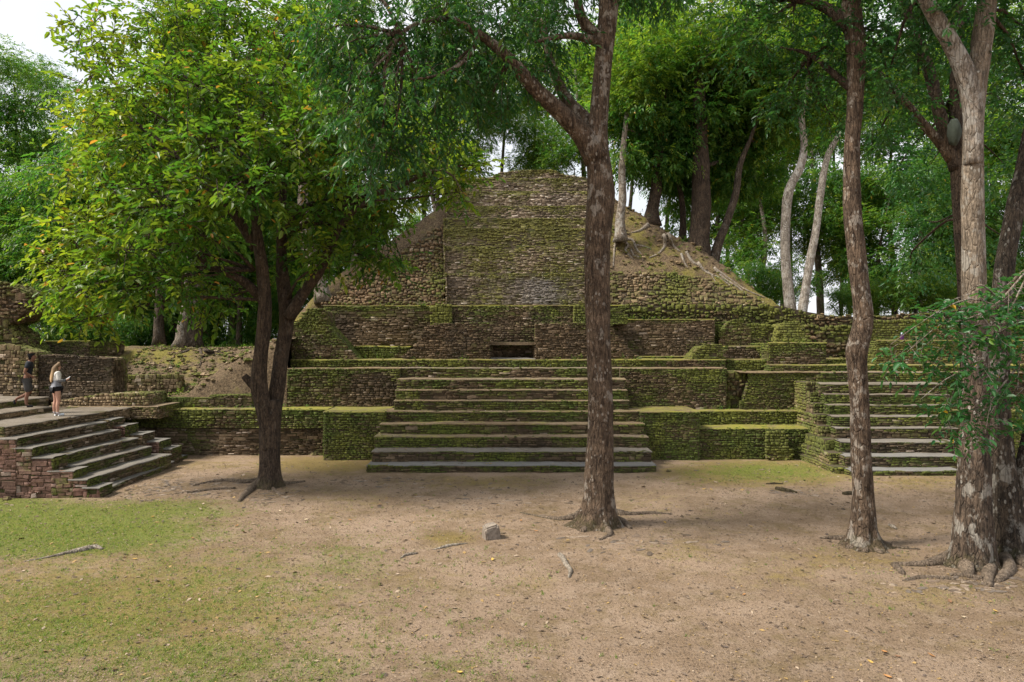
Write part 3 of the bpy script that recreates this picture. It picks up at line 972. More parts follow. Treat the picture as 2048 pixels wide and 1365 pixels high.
# stair panel: tiers that step back
TIERS = [(892, 1182, 612, 546, 30.75, 'a'), (888, 1184, 546, 491, 31.75, 'b'), (887, 1184, 491, 456, 32.6, 'b'), (888, 1184, 456, 436, 33.3, 'b'),
         (893, 1182, 436, 411, 33.9, 'c'), (895, 1182, 411, 381, 34.6, 'c'), (905, 1180, 381, 356, 35.4, 'c')]
for (ua, ub, va, vb, Y, kind) in TIERS:
    x0, x1 = PX(ua, Y), PX(ub, Y)
    z0, z1 = PZ(va, Y) - 0.5, PZ(vb, Y)
    bt = 0.12 * (z1 - z0)
    pp = pyr.part('stair_tier', MB().add([(x0, Y, z0), (x1, Y, z0), (x1, 42, z0), (x0, 42, z0), (x0, Y + bt, z1), (x1, Y + bt, z1), (x1, 42, z1), (x0, 42, z1)],
                                         [(0, 3, 2, 1), (4, 5, 6, 7), (0, 1, 5, 4), (1, 2, 6, 5), (2, 3, 7, 6), (3, 0, 4, 7)]))
    kw = dict(mat='stone_upper', course=(0.045, 0.075), length=(0.12, 0.32), depth=0.032, jit=0.6, gap=0.006)
    if kind == 'a':
        kw.update(moss=0.08, tone=0.0, top_moss=0.5, top_d=0.2, plaster=lambda s, t: (0.75 + 0.35 * math.sin(s * 11 + 0.4)) if 0.28 < s < 0.93 and 0.3 < t < 0.93 else 0.1)
    elif kind == 'b':
        kw.update(moss=0.24, tone=0.12, top_moss=0.42, top_d=0.35)
    else:
        kw.update(moss=0.12, tone=0.14, top_moss=0.40, top_d=0.25, plaster=lambda s, t: 0.35 * max(0, n3(s * 6, t * 3)))
    pyr.panel(pp, (x0, Y, z0), (1, 0, 0), (0, 0.12, 1), x1 - x0, (z1 - z0), **kw)
    pyr.panel(pp, (x0, Y + 2.5, z0), (0, -1, 0), (0, 0, 1), 2.5, z1 - z0, **kw)
    slab_top(pp, 'tier_top', 'tread', (x0, Y + bt + 0.04, z1), (1, 0, 0), (0, 1, 0), x1 - x0, 1.2, moss=0.0, lip=0.004, over=0.0)
poly_wall(pyr, 'summit', [(905, 372), (912, 358), (985, 356), (992, 347), (1040, 341), (1110, 340), (1130, 350), (1180, 358), (1180, 372)], 36.2, 3.0, mat='stone_upper', course=(0.06, 0.1), length=(0.12, 0.3),
          moss=0.10, tone=0.15, jit=0.6)
pyr.finish()


# earth that covers the pyramid's east side and the ground behind the ruins
# heightfield: body of earth under the trees on the east flank, stretching back behind the pyramid

def earth_field(name, xs, ys, fn, parent, step, mossf, darkf):
    x = np.arange(xs[0], xs[1] + 1e-6, step)
    y = np.arange(ys[0], ys[1] + 1e-6, step)
    v, c = [], []
    for yy in y:
        for xx in x:
            z = fn(xx, yy)
            v.append((xx, yy, z))
            c.append((0.5, mossf(xx, yy, z), darkf(xx, yy, z), 1))
    n = len(x)
    i_, j_ = np.meshgrid(np.arange(n - 1), np.arange(len(y) - 1))
    a_ = (j_ * n + i_).ravel()
    f = np.stack([a_, a_ + 1, a_ + n + 1, a_ + n], axis=1)
    return mesh_obj(name, v, f, M['earth'], parent, c, True)


# silhouette of the earth flank as x -> z on the ridge plane (about Y 35)
RIDGE = [(-14.0, 2.0), (-11.2, 3.6), (-9.9, 5.2), (-9.2, 6.5), (-8.0, 7.7), (-5.5, 9.6), (-3.6, 11.2), (-2.6, 12.0), (3.9, 12.0), (4.9, 11.8), (6.1, 11.0), (7.9, 9.7), (9.4, 8.6), (10.9, 7.3), (12.0, 6.2), (12.7, 5.5), (14.4, 5.0), (18, 4.9), (30, 4.8)]


def ridge(x):
    for (xa, za), (xb, zb) in zip(RIDGE, RIDGE[1:]):
        if xa <= x <= xb:
            return za + (zb - za) * (x - xa) / (xb - xa)
    return 5.3


MFL = [(-14, 2.0), (2.0, 2.0), (2.2, 5.3), (11.9, 5.3), (12.8, 5.0), (24.5, 4.8)]


def mound_floor(x):
    for (xa, za), (xb, zb) in zip(MFL, MFL[1:]):
        if xa <= x <= xb:
            return za + (zb - za) * (x - xa) / (xb - xa) - 0.02
    return 2.0


def flank_z(x, y):
    zr = ridge(x)
    zf = 6.0 + (y - 31.55) / 0.62
    z = min(zr, zf)
    if y > 38:
        z -= (y - 38) * 0.5
    z = max(z, mound_floor(x))
    if x < -12.9 or x > 23.8 or y > 45.8:
        return -0.5
    return z + 0.16 * n3(x * 0.7, y * 0.7, z * 0.5) + 0.07 * n3(x * 2.2, y * 2.2, 3) + 0.03 * n3(x * 6, y * 6, 5)


mound = earth_field('earth_mound', (-13.0, 24.0), (31.04, 46.0), flank_z, None, 0.22,
                    lambda x, y, z: 0.22 + 0.25 * n3(x * 0.4, y * 0.4, z * 0.3) + (0.12 if z < 7.6 else 0) ,
                    lambda x, y, z: 0.0)
tag(mound, kind='structure')


def west_z(x, y):
    # mound beside the left ruin and the spill of rubble that climbs to the platform
    zl = 2.15 + max(0.0, y - 27.9) * 0.55
    zl = min(zl, 3.95 + 0.10 * n3(x * 0.3, y * 0.3))
    if x > -11.6:
        zl -= (x + 11.6) * 0.5 * max(0, 1 - (y - 26) / 9)
    zr = 1.6
    pr = [(-13.8, 1.65), (-12.9, 2.25), (-12.26, 2.8), (-11.2, 3.4), (-10.07, 4.05), (-9.3, 4.35), (-8.0, 4.5)]
    for (xa, za), (xb, zb) in zip(pr, pr[1:]):
        if xa <= x <= xb:
            zr = za + (zb - za) * (x - xa) / (xb - xa)
    if x > -8.0:
        zr = 4.35
    zr -= max(0, 26.9 - y) * 2.2
    z = max(zl, zr, 1.55)
    if y < 26.55 + 0.001:
        z = min(z, 1.62)
    if x < -23.9 or y > 41.8:
        return -0.5
    return z + 0.10 * n3(x * 0.8, y * 0.8, 9) + 0.05 * n3(x * 2.5, y * 2.5, 4) + 0.02 * n3(x * 7, y * 7, 1)


wm = earth_field('rubble_slope', (-23.94, -8.72), (26.45, 42.0), west_z, None, 0.2,
                 lambda x, y, z: (0.05 if x > -12.6 else 0.22) + 0.28 * n3(x * 0.5, y * 0.5, 2) + (0.16 if z > 3.3 and x < -12.6 else 0), lambda x, y, z: 0.0)
tag(wm, kind='structure')

# ------------------------------------------------------------------ left: stair of the neighbouring palace
pal = Thing('palace_staircase', 'grey stone stairway with stepped pink stone flank at its near end', 'staircase', (-13, 21, 0))
LX = [-11.42, -11.85, -12.40, -12.82, -13.24, -13.62, -14.05, -15.62, -16.75]
LZ = [0.16, 0.47, 0.77, 1.07, 1.37, 1.65, 1.92, 2.10, 2.32]
LY0 = [18.9, 19.15, 19.15, 19.15, 19.15, 19.15, 18.92, 18.95, 18.98]
LY1 = [23.6, 23.2, 23.0, 22.9, 22.7, 22.5, 24.6, 22.9, 24.2]
SK = 0.06
for k in range(9):
    zb = -0.2 if k == 0 else LZ[k - 1] - 0.1
    x, ya, yb = LX[k], LY0[k], LY1[k]
    xb = -24.0 + 0.02 * k
    d = lambda y: SK * (y - 19.0) if k > 0 else -0.06 * (y - 19.0)
    v = [(x + d(ya), ya, zb), (x + d(yb), yb, zb), (xb, yb, zb), (xb, ya, zb)]
    v = v + [(q[0], q[1], LZ[k] - 0.012) for q in v]
    pk = pal.part('stair_step', MB().add(v, [(0, 3, 2, 1), (4, 5, 6, 7), (0, 1, 5, 4), (1, 2, 6, 5), (2, 3, 7, 6), (3, 0, 4, 7)]))
    U = np.array((d(yb) - d(ya), yb - ya, 0))
    pal.panel(pk, (x + d(ya), ya, zb), U, (0, 0, 1), np.linalg.norm(U), LZ[k] - zb - 0.02, moss=0.10 if k < 6 else 0.05, top_moss=0.05, tone=0.10, length=(0.16, 0.4), mat='stone_tan' if k > 5 else 'stone')
    if k > 5:
        pal.panel(pk, (-20.0, ya, zb), (1, 0, 0), (0, 0, 1), 20.0 + x, LZ[k] - zb - 0.02, moss=0.1, tone=0.1, mat='stone_tan')
    nxt = abs(LX[k + 1] - LX[k]) + 0.2 if k < 8 else 4.0
    slab_top(pk, 'tread', 'tread_grey', (x + d(ya), ya, LZ[k]), U, (-1, SK, 0), np.linalg.norm(U), nxt, grey=0.55 if k < 6 else 0.1, moss=-0.1 if k < 6 else -0.15)
# near flank, stepped, pink
NB_X = [-13.56, -13.15, -12.60, -12.02, -11.64, -11.30]
NB_Z = [1.63, 1.38, 1.11, 0.76, 0.51, 0.30]
for k in range(6):
    xa = -24.0 if k == 0 else NB_X[k - 1] - 0.02
    pk = pal.part('flank_block', MB().box(xa, NB_X[k], 18.7 + 0.012 * k, 19.3, -0.2, NB_Z[k] - 0.01))
    if k == 0:
        pal.panel(pk, (-20.0, 18.7, -0.2), (1, 0, 0), (0, 0, 1), NB_X[0] + 20.0, NB_Z[0] + 0.18, mat='stone_red', moss=0.08, top_moss=0.0, tone=0.12, length=(0.18, 0.45), course=(0.07, 0.14),
                  darkfn=lambda s, t: -0.25 if t < 0.35 else 0.0)
    else:
        pal.panel(pk, (xa, 18.7 + 0.012 * k, -0.2), (1, 0, 0), (0, 0, 1), NB_X[k] - xa, NB_Z[k] + 0.18, mat='stone_red', moss=0.04 if k != 5 else 0.1, top_moss=0.0, tone=0.15 if k != 5 else 0.0,
                  length=(0.16, 0.4), course=(0.07, 0.13))
    pal.panel(pk, (NB_X[k], 18.7, -0.2), (0, 1, 0), (0, 0, 1), 0.6, NB_Z[k] + 0.18, mat='stone', moss=0.05, tone=0.0)
    slab_top(pk, 'cap', 'tread_grey', (max(xa, -16) - 0.1, 18.7, NB_Z[k] + 0.005), (1, 0, 0), (0, 1, 0), NB_X[k] - max(xa, -16) + 0.14, 0.62, grey=0.6, moss=-0.1)
# far flank, small blocks that step down
FB = [(-13.38, 22.75, 1.68), (-13.0, 22.95, 1.46), (-12.55, 23.2, 1.13), (-12.12, 23.45, 0.86), (-11.82, 23.65, 0.58), (-11.98, 24.45, 0.11)]
for k, (x, y, z) in enumerate(FB):
    xa = x - 0.75
    pk = pal.part('flank_block', MB().box(xa, x, y, y + 0.75, -0.2, z - 0.01))
    pal.panel(pk, (xa, y, -0.2), (1, 0, 0), (0, 0, 1), x - xa, z + 0.18, mat='stone_red' if k % 2 else 'stone_tan', moss=0.05, top_moss=0, tone=0.1)
    pal.panel(pk, (x, y, -0.2), (0, 1, 0), (0, 0, 1), 0.75, z + 0.18, mat='stone', moss=0.05, tone=0.05)
    slab_top(pk, 'cap', 'tread_grey', (xa - 0.02, y, z + 0.004), (1, 0, 0), (0, 1, 0), x - xa + 0.06, 0.76, grey=0.65, moss=-0.1)
# rough footing of the wall behind the landing, and the trodden strip that joins the terrace
pk = poly_wall(pal, 'footing', [(98, 822), (100, 806), (150, 797), (215, 788), (292, 790), (298, 816), (215, 816)], 24.7, 1.6, mat='stone_tan', moss=0.0, tone=0.22, course=(0.07, 0.12), length=(0.08, 0.2), inset=0.4)
frontal_block(pal, 'walkway', -16.0, -12.75, 24.55, 26.2, 1.5, 1.95, top='tread', sides='R', mat='stone_tan', moss=0.1, tmoss=-0.2)
pal.finish()

kerb = Thing('stone_kerb', 'low mossy stone kerb on the terrace beside the earth slope', 'kerb', (-11.5, 26, 1.75), limit=120)
poly_wall(kerb, 'kerb_wall', [(250, 815), (262, 803), (300, 797), (420, 797), (424, 792), (505, 790), (505, 815)], 26.2, 0.4, moss=0.30, mat='stone', tone=0.05)
kerb.finish()

wall = Thing('stone_wall', 'dark stone wall, darker above, standing behind the two visitors', 'wall', (-16.5, 26, 2.2), limit=260)
poly_wall(wall, 'wall_face', [(70, 803), (72, 710), (150, 711), (228, 717), (228, 792)], 26.0, 1.0, moss=-0.25, top_moss=0.05, tone=-0.02, mat='stone', length=(0.12, 0.3),
          darkfn=lambda s, t: -0.32 if t > 0.42 else 0.16)  # upper courses toned darker, lower courses lighter
wall.finish()
rw = Thing('ruined_wall', 'crumbling tall tan masonry stub left of the visitors, partly overgrown', 'wall', (-18.5, 26.5, 2.3), limit=260)
poly_wall(rw, 'wall_face', [(-160, 805), (-160, 690), (20, 690), (75, 706), (77, 803)], 25.9, 1.0, mat='stone_tan', moss=0.0, tone=-0.05, course=(0.08, 0.15))
poly_wall(rw, 'wall_face', [(-200, 705), (-200, 560), (10, 566), (50, 590), (58, 618), (30, 640), (8, 650), (35, 680), (60, 705)], 26.9, 1.3, mat='cobble', moss=0.10, tone=-0.05, course=(0.10, 0.17), length=(0.14, 0.3), depth=0.12, inset=0.4, jag=1.8)
rw.finish()
tw = Thing('terrace_wall', 'low mossy retaining wall of the upper terrace behind the dark wall', 'wall', (-18, 28, 3), limit=150)
frontal_block(tw, 'wall_face', PX(50, 28.5), PX(180, 28.5), 28.5, 31, 2.4, PZ(682, 28.5), top='top_moss', sides='R', moss=0.05, tone=-0.02, top_depth=2.4, tmoss=0.3)
tw.finish()
ew = Thing('eroded_wall', 'pale eroded wall face at the foot of the grassy mound', 'wall', (-14, 27.8, 2), limit=150)
poly_wall(ew, 'wall_face', [(226, 786), (226, 752), (300, 748), (358, 752), (362, 784)], 27.7, 0.6, mat='stone_tan', moss=-0.05, tone=0.22, course=(0.08, 0.15), inset=0.3)
ew.finish()

# ------------------------------------------------------------------ trees
def catmull(pts, rad, step):
    pts = np.asarray(pts, dtype=float)
    rad = np.asarray(rad, dtype=float)
    P_ = np.vstack([2 * pts[0] - pts[1], pts, 2 * pts[-1] - pts[-2]])
    R_ = np.concatenate([[rad[0]], rad, [rad[-1]]])
    out, ro = [], []
    for i in range(1, len(P_) - 2):
        d = np.linalg.norm(P_[i + 1] - P_[i])
        n = max(1, int(d / step))
        for k in range(n):
            t = k / n
            a, b, c, e = P_[i - 1], P_[i], P_[i + 1], P_[i + 2]
            out.append(0.5 * ((2 * b) + (-a + c) * t + (2 * a - 5 * b + 4 * c - e) * t * t + (-a + 3 * b - 3 * c + e) * t ** 3))
            ro.append(R_[i] + (R_[i + 1] - R_[i]) * t)
    out.append(pts[-1])
    ro.append(rad[-1])
    return np.array(out), np.array(ro)


def tube(mb, pts, rad, nseg=8, step=0.3, rough=0.0, seed=0.0, flare=None, cap=True, flat=None):
    """tapered limb. flare: (height, amount, lobes, phase) widens the foot into buttresses"""
    p, r = catmull(pts, rad, step)
    n = len(p)
    tan = np.gradient(p, axis=0)
    tan /= np.maximum(np.linalg.norm(tan, axis=1)[:, None], 1e-9)
    ref = np.array((1.0, 0, 0)) if abs(tan[0][0]) < 0.9 else np.array((0, 1.0, 0))
    vs_ = []
    z0 = p[0][2]
    for i in range(n):
        a = ref - tan[i] * np.dot(ref, tan[i])
        a /= np.linalg.norm(a)
        b = np.cross(tan[i], a)
        ref = a
        for k in range(nseg):
            ph = 2 * math.pi * k / nseg
            rr = r[i]
            if rough:
                q = (math.cos(ph) * 2.2, math.sin(ph) * 2.2)
                rr *= 1 + rough * n3(q[0] + seed, q[1], p[i][2] * 1.2 + seed) + rough * 0.6 * n3(q[0] * 2.6 + seed, q[1] * 2.6, p[i][2] * 2.2)
            if flare:
                hgt, amt, lobes, phase = flare
                dz = max(0.0, p[i][2] - z0)
                lo = sum(abs(math.cos((ph - lp - 0.25 * math.sin(dz * 5 + lp)) * 0.5)) ** (wd * 4.0) * am * (0.75 * math.exp(-dz / (hgt * 0.55)) + 0.25 * math.exp(-dz / (hgt * 2.4))) for lp, wd, am in lobes)
                rr *= 1 + amt * (0.10 * math.exp(-dz / hgt) + 1.5 * lo)
            o = a * math.cos(ph) + b * math.sin(ph)
            vs_.append(p[i] + o * rr)
    fs = [(i * nseg + k, i * nseg + (k + 1) % nseg, (i + 1) * nseg + (k + 1) % nseg, (i + 1) * nseg + k) for i in range(n - 1) for k in range(nseg)]
    if cap:
        fs.append(tuple(range((n - 1) * nseg, n * nseg)))
        fs.append(tuple(range(nseg))[::-1])
    mb.add(vs_, fs)
    return p, r


def trunk_px(rows, Y, dy=0.0):
    """rows (v, uL, uR) -> points and radii on the plane Y"""
    pts, rad = [], []
    for k, (v, a, b) in enumerate(rows):
        yy = Y + dy * k
        pts.append(P((a + b) / 2, v, yy))
        rad.append(0.91 * (b - a) / 2 * yy / F)
    return pts, rad


def slim_px(rows, Y, dy=0.0):
    pts, rad = trunk_px(rows, Y, dy)
    return pts, [q * 0.9 for q in rad]


# ---- leaves
def leaf_arrays(base, tip_dir, up, length, width, kind):
    """vectorised folded leaves. kind 6: two quads, kind 4: two triangles"""
    side = np.cross(tip_dir, up)
    side /= np.maximum(np.linalg.norm(side, axis=1)[:, None], 1e-6)
    nrm = np.cross(side, tip_dir)
    L, W = length[:, None], width[:, None]
    droop = -0.10 * L * np.array([0, 0, 1.0])
    tip = base + tip_dir * L + droop
    lift = nrm * W * 0.30
    if kind == 6:
        l1 = base + tip_dir * L * 0.28 + side * W * 0.46 + lift
        l2 = base + tip_dir * L * 0.70 + side * W * 0.42 + lift + droop * 0.4
        r1 = base + tip_dir * L * 0.28 - side * W * 0.46 + lift
        r2 = base + tip_dir * L * 0.70 - side * W * 0.42 + lift + droop * 0.4
        v = np.stack([base, l1, l2, tip, r2, r1], axis=1)
        f = np.array([[0, 3, 2, 1], [0, 5, 4, 3]])
        k = 6
    else:
        l1 = base + tip_dir * L * 0.45 + side * W * 0.5 + lift
        r1 = base + tip_dir * L * 0.45 - side * W * 0.5 + lift
        v = np.stack([base, l1, tip, r1], axis=1)
        f = np.array([[0, 2, 1], [0, 3, 2]])
        k = 4
    return v, f, k


def unit(a):
    return a / np.maximum(np.linalg.norm(a, axis=-1, keepdims=True), 1e-9)


def foliage(clumps, sprigs_per_m2, leaf_len, leaf_w, kind, per=7, seed=1, fresh=0.15, gold=0.008, droop=0.35, sprig=0.5, shell=0.55, ocol=None):
    """clumps: list of (centre, radii(3), fresh_bias). Leaves sit alternately on short sprigs spread through the clump.
    returns verts (n,k,3), faces, colours (n,4), sprig segments"""
    g = np.random.default_rng(seed)
    B, T, U_, L_, W_, C_ = [], [], [], [], [], []
    segs = []
    for (c, r, fb) in clumps:
        c, r = np.asarray(c, float), np.asarray(r, float)
        area = 4 * math.pi * ((r[0] * r[1] + r[1] * r[2] + r[0] * r[2]) / 3)
        n = max(3, int(area * sprigs_per_m2))
        d = unit(g.normal(size=(n, 3)))
        rad = g.random(n) ** shell
        lump = 1 + 0.22 * np.array([n3(*(q * 2.3 + c * 0.37)) for q in d])
        pos = c + d * r * (rad * lump)[:, None]
        sd = unit(d * 0.9 + g.normal(size=(n, 3)) * 0.55 + np.array([0, 0, -droop]))
        sl = sprig * g.uniform(0.6, 1.3, n)
        fr = np.clip(fresh + fb + 0.25 * g.normal(size=n), 0, 1)
        tone = g.random(n)
        segs.append((pos, pos + sd * sl[:, None]))
        for k in range(per):
            t = (k + 0.7) / per
            sgn = 1.0 if k % 2 else -1.0
            b = pos + sd * (sl * t)[:, None] + np.array([0, 0, -0.15]) * (sl * t * t)[:, None] * droop * 2
            side = unit(np.cross(sd, np.array([0, 0, 1.0])) + 1e-6)
            td = unit(sd * (0.55 + 0.7 * (k == per - 1)) + side * sgn * 0.85 * (k != per - 1) + g.normal(size=(n, 3)) * 0.28 + np.array([0, 0, -droop * 0.6]))
            up = unit(np.array([0, 0, 1.0]) + g.normal(size=(n, 3)) * 0.45)
            ln = leaf_len * g.uniform(0.7, 1.2, n) * (0.75 + 0.5 * tone)
            B.append(b)
            T.append(td)
            U_.append(up)
            L_.append(ln)
            W_.append(ln * leaf_w * g.uniform(0.8, 1.2, n))
            cc = np.zeros((n, 4))
            cc[:, 0] = np.clip(0.65 * tone + 0.35 * g.random(n), 0, 1)
            cc[:, 1] = np.clip(fr * g.uniform(0.4, 1.2, n), 0, 1)
            cc[:, 2] = (g.random(n) < gold) * g.uniform(0.6, 1.0, n)
            cc[:, 3] = 1
            C_.append(cc)
    B, T, U_ = np.vstack(B), np.vstack(T), np.vstack(U_)
    L_, W_ = np.concatenate(L_), np.concatenate(W_)
    v, f, k = leaf_arrays(B, T, U_, L_, W_, kind)
    return v, f, k, np.vstack(C_), segs


def crown_obj(name, fol, mat, parent, singles=0):
    """builds the crown; the leaves that show largest become objects of their own"""
    v, f, k, c, segs = fol
    n = len(v)
    pick = np.zeros(n, dtype=bool)
    if singles:
        ctr = v.mean(axis=1)
        uu_ = CU + ctr[:, 0] * F / ctr[:, 1]
        vv_ = CV + (H - ctr[:, 2]) * F / ctr[:, 1]
        e1 = v[:, 3 if k == 6 else 2] - v[:, 0]
        e2 = v[:, 1] - v[:, -1]
        nn = np.cross(e1, e2)
        view = ctr - np.array([0, 0, H])
        dist = np.linalg.norm(view, axis=1)
        ar = np.abs((nn * view).sum(axis=1)) / dist ** 3
        # prefer the outer, camera-side leaves: one winner for each small cell of the picture
        inside = (uu_ > 5) & (uu_ < 2043) & (vv_ > 5) & (vv_ < 1360)
        cell = {}
        for i in np.argsort(dist):
            if inside[i]:
                key = (int(uu_[i] / 14), int(vv_[i] / 14))
                if key not in cell:
                    cell[key] = i
        cand = sorted(cell.values(), key=lambda i: -ar[i])[:singles]
        pick[cand] = True
    fl = [tuple(q) for q in f.tolist()]
    rest = ~pick
    vr, cr = v[rest], c[rest]
    ff = (f[None] + k * np.arange(len(vr))[:, None, None]).reshape(-1, f.shape[1])
    o = mesh_obj(name, vr.reshape(-1, 3), ff, mat, parent, np.repeat(cr, k, axis=0))
    tag(o, kind='stuff')
    for i in np.where(pick)[0]:
        mesh_obj('leaf', v[i], fl, mat, parent, np.tile(c[i], (k, 1)))
    return o


def twigs_obj(segs, mat, parent, r=0.008, every=2, name='twigs'):
    """thin three-sided twigs under the leaves"""
    A = np.vstack([s[0] for s in segs])[::every]
    Bp = np.vstack([s[1] for s in segs])[::every]
    d = unit(Bp - A)
    s1 = unit(np.cross(d, np.array([0.3, 0.2, 1.0])))
    s2 = np.cross(d, s1)
    A = A - d * 0.25
    ring = []
    for ph in (0, 2.1, 4.2):
        ring.append(A + (s1 * math.cos(ph) + s2 * math.sin(ph)) * r * 1.5)
    for ph in (0, 2.1, 4.2):
        ring.append(Bp + (s1 * math.cos(ph) + s2 * math.sin(ph)) * r * 0.6)
    v = np.stack(ring, axis=1)
    f = np.array([[0, 1, 4, 3], [1, 2, 5, 4], [2, 0, 3, 5]])
    ff = (f[None] + 6 * np.arange(len(v))[:, None, None]).reshape(-1, 4)
    o = mesh_obj(name, v.reshape(-1, 3), ff, mat, parent)
    tag(o, kind='stuff')
    return o


def limb(parent, pts, rad, mat, nseg=10, step=0.25, rough=0.08, name='limb'):
    mb = MB()
    tube(mb, pts, rad, nseg, step, rough, rng.random() * 40)
    return mb.build(name, mat, parent, True)


def branch_to(parent, start, end, r0, r1, mat, sag=0.3, name='branch', nseg=7):
    start, end = np.asarray(start, float), np.asarray(end, float)
    d = end - start
    L = np.linalg.norm(d)
    m1 = start + d * 0.35 + np.array([rng.uniform(-1, 1), rng.uniform(-1, 1), rng.uniform(0.2, 1)]) * L * 0.08 * (1 + sag)
    m2 = start + d * 0.7 + np.array([rng.uniform(-1, 1), rng.uniform(-1, 1), rng.uniform(-0.2, 1)]) * L * 0.07
    return limb(parent, [start, m1, m2, end], [r0, r0 * 0.7, (r0 + r1) * 0.4, r1], mat, nseg, 0.35, 0.06, name)


def root_px(parent, pts, mat, z_extra=0.0, name='root', zf=None):
    """pts: (u, v, radius m); root lies half sunk in the ground"""
    pp, rr = [], []
    for (u, v, r) in pts:
        q = G(u, v)
        q[2] = ground_h(q[0], q[1]) + r * 0.15 + z_extra
        pp.append(q)
        rr.append(r)
    mb = MB()
    tube(mb, pp, rr, 8, 0.10, 0.25, rng.random() * 30)
    return mb.build(name, M['root_dusty'], parent, True)


def px_clump(u, v, Y, ru, rv, ry=None, fresh=0.0):
    s = Y / F
    return (P(u, v, Y), np.array([ru * s, (ry if ry else (ru + rv) * 0.5 * s), rv * s]), fresh)


# ---- tree A: forked tree with broad leaves, left of the central stair
YA = YG(974)
ta = empty('forked_tree', (PX(540, YA), YA, 0))
tag(ta, 'forked dark trunk tree with broad yellow green leaves, before the platform terrace', 'tree')
mb = MB()
pts, rad = trunk_px([(985, 508, 570), (972, 512, 567), (950, 516, 564), (900, 518, 562), (850, 516, 564), (820, 514, 566), (800, 518, 562)], YA)
rad = [q * 0.93 for q in rad]
tube(mb, pts, rad, 40, 0.08, 0.10, 3.0, flare=(0.28, 0.9, [(3.6, 7, 0.7), (5.0, 10, 0.5), (0.2, 9, 0.5), (2.0, 9, 0.4)], 0))
mb.build('trunk', M['bark_dark'], ta, True)
limb(ta, *slim_px([(900, 522, 552), (850, 516, 550), (810, 507, 545), (775, 499, 538), (740, 500, 536), (700, 506, 540), (650, 512, 545), (600, 515, 545), (540, 510, 540), (490, 504, 530), (440, 498, 522), (380, 480, 498), (300, 440, 454)], YA - 0.1, -0.05), M['bark_dark'], 20, 0.12, 0.10, 'stem')
limb(ta, *slim_px([(900, 530, 558), (850, 529, 562), (805, 532, 569), (760, 539, 575), (700, 548, 581), (650, 556, 590), (600, 553, 588), (540, 550, 578), (470, 552, 574), (400, 556, 574), (300, 572, 584)], YA + 0.15, 0.06), M['bark_dark'], 20, 0.12, 0.10, 'stem')
limb(ta, [P(520, 780, YA - 0.1), P(498, 762, YA - 0.15), P(488, 752, YA - 0.2)], [0.20, 0.12, 0.09], M['bark_dark'], 12, 0.08, 0.2, 'branch_stub')
stemA = [P(508, 540, YA - 0.6), P(575, 600, YA + 0.4), P(565, 470, YA + 0.6), P(490, 400, YA - 0.6), P(525, 600, YA - 0.3)]
limb(ta, [P(578, 635, YA + 0.3), P(605, 590, YA + 0.2), P(640, 540, YA), P(662, 490, YA - 0.2), P(690, 440, YA - 0.4), P(740, 400, YA - 0.6)], [0.20, 0.17, 0.15, 0.12, 0.09, 0.06], M['bark_dark'], 14, 0.15, 0.1)
limb(ta, [P(535, 610, YA), P(490, 565, YA - 0.6), P(440, 540, YA - 1.0), P(370, 500, YA - 1.5), P(290, 470, YA - 1.8)], [0.16, 0.13, 0.10, 0.08, 0.05], M['bark_dark'], 12, 0.15, 0.1)
limb(ta, [P(512, 500, YA - 0.4), P(470, 430, YA - 0.8), P(420, 380, YA - 1.0), P(340, 300, YA - 1.0), P(250, 230, YA - 0.8)], [0.15, 0.13, 0.10, 0.08, 0.04], M['bark_dark'], 12, 0.15, 0.1)
limb(ta, [P(560, 480, YA + 0.4), P(600, 420, YA + 0.2), P(680, 400, YA), P(760, 385, YA - 0.3), P(850, 350, YA - 0.4), P(930, 330, YA - 0.5)], [0.12, 0.10, 0.09, 0.07, 0.05, 0.02], M['bark_dark'], 10, 0.15, 0.1)
limb(ta, [P(700, 398, YA - 0.1), P(790, 380, YA - 0.4), P(850, 345, YA - 0.6), P(900, 348, YA - 0.8), P(925, 385, YA - 0.9)], [0.06, 0.05, 0.04, 0.03, 0.012], M['bark_dark'], 8, 0.12, 0.1)
CL_A = [(330, 60, 0.5, 150, 70, .05), (470, 40, 1.0, 140, 60, .02), (210, 90, 0.5, 90, 70, .18), (590, 70, 1.2, 110, 70, -.02), (250, 190, -0.6, 120, 80, .12), (390, 170, -1.2, 130, 80, .02), (520, 170, -0.5, 130, 80, -.02),
        (160, 260, 0.2, 70, 70, .35), (280, 300, -1.5, 130, 80, .0), (430, 290, -2.2, 130, 75, -.05), (570, 290, -1.6, 120, 80, -.05), (190, 370, -0.4, 90, 80, .25), (330, 400, -2.3, 130, 70, -.05), (470, 380, -2.6, 120, 60, -.05),
        (130, 460, -0.2, 90, 70, .28), (250, 500, -1.8, 120, 70, .0), (400, 470, -2.4, 110, 50, -.08), (80, 520, 0.2, 60, 50, .3), (170, 570, -0.8, 110, 60, .1), (280, 580, -1.5, 110, 55, -.05),
        (90, 600, 0.2, 60, 40, .25), (140, 640, -0.4, 70, 30, .2), (380, 560, -1.5, 80, 45, -.1), (660, 350, -1.0, 100, 90, -.05), (680, 240, -0.2, 100, 90, .0), (630, 430, -0.8, 80, 60, -.05), (730, 460, 0.6, 90, 80, -.12),
        (770, 400, 0.8, 90, 60, -.05), (870, 340, 0.2, 90, 55, .05), (940, 330, 0.0, 60, 45, .12), (760, 520, 1.2, 70, 50, -.12), (850, 280, 0.5, 80, 60, .08), (690, 140, 1.0, 90, 80, .0), (590, 520, 1.2, 80, 60, -.12), (440, 590, 1.5, 90, 60, -.12),
        (470, 240, 1.8, 200, 160, -.05), (330, 430, 1.6, 180, 140, -.05), (915, 385, -0.4, 30, 30, .1), (660, 510, -0.6, 40, 60, -.03)]
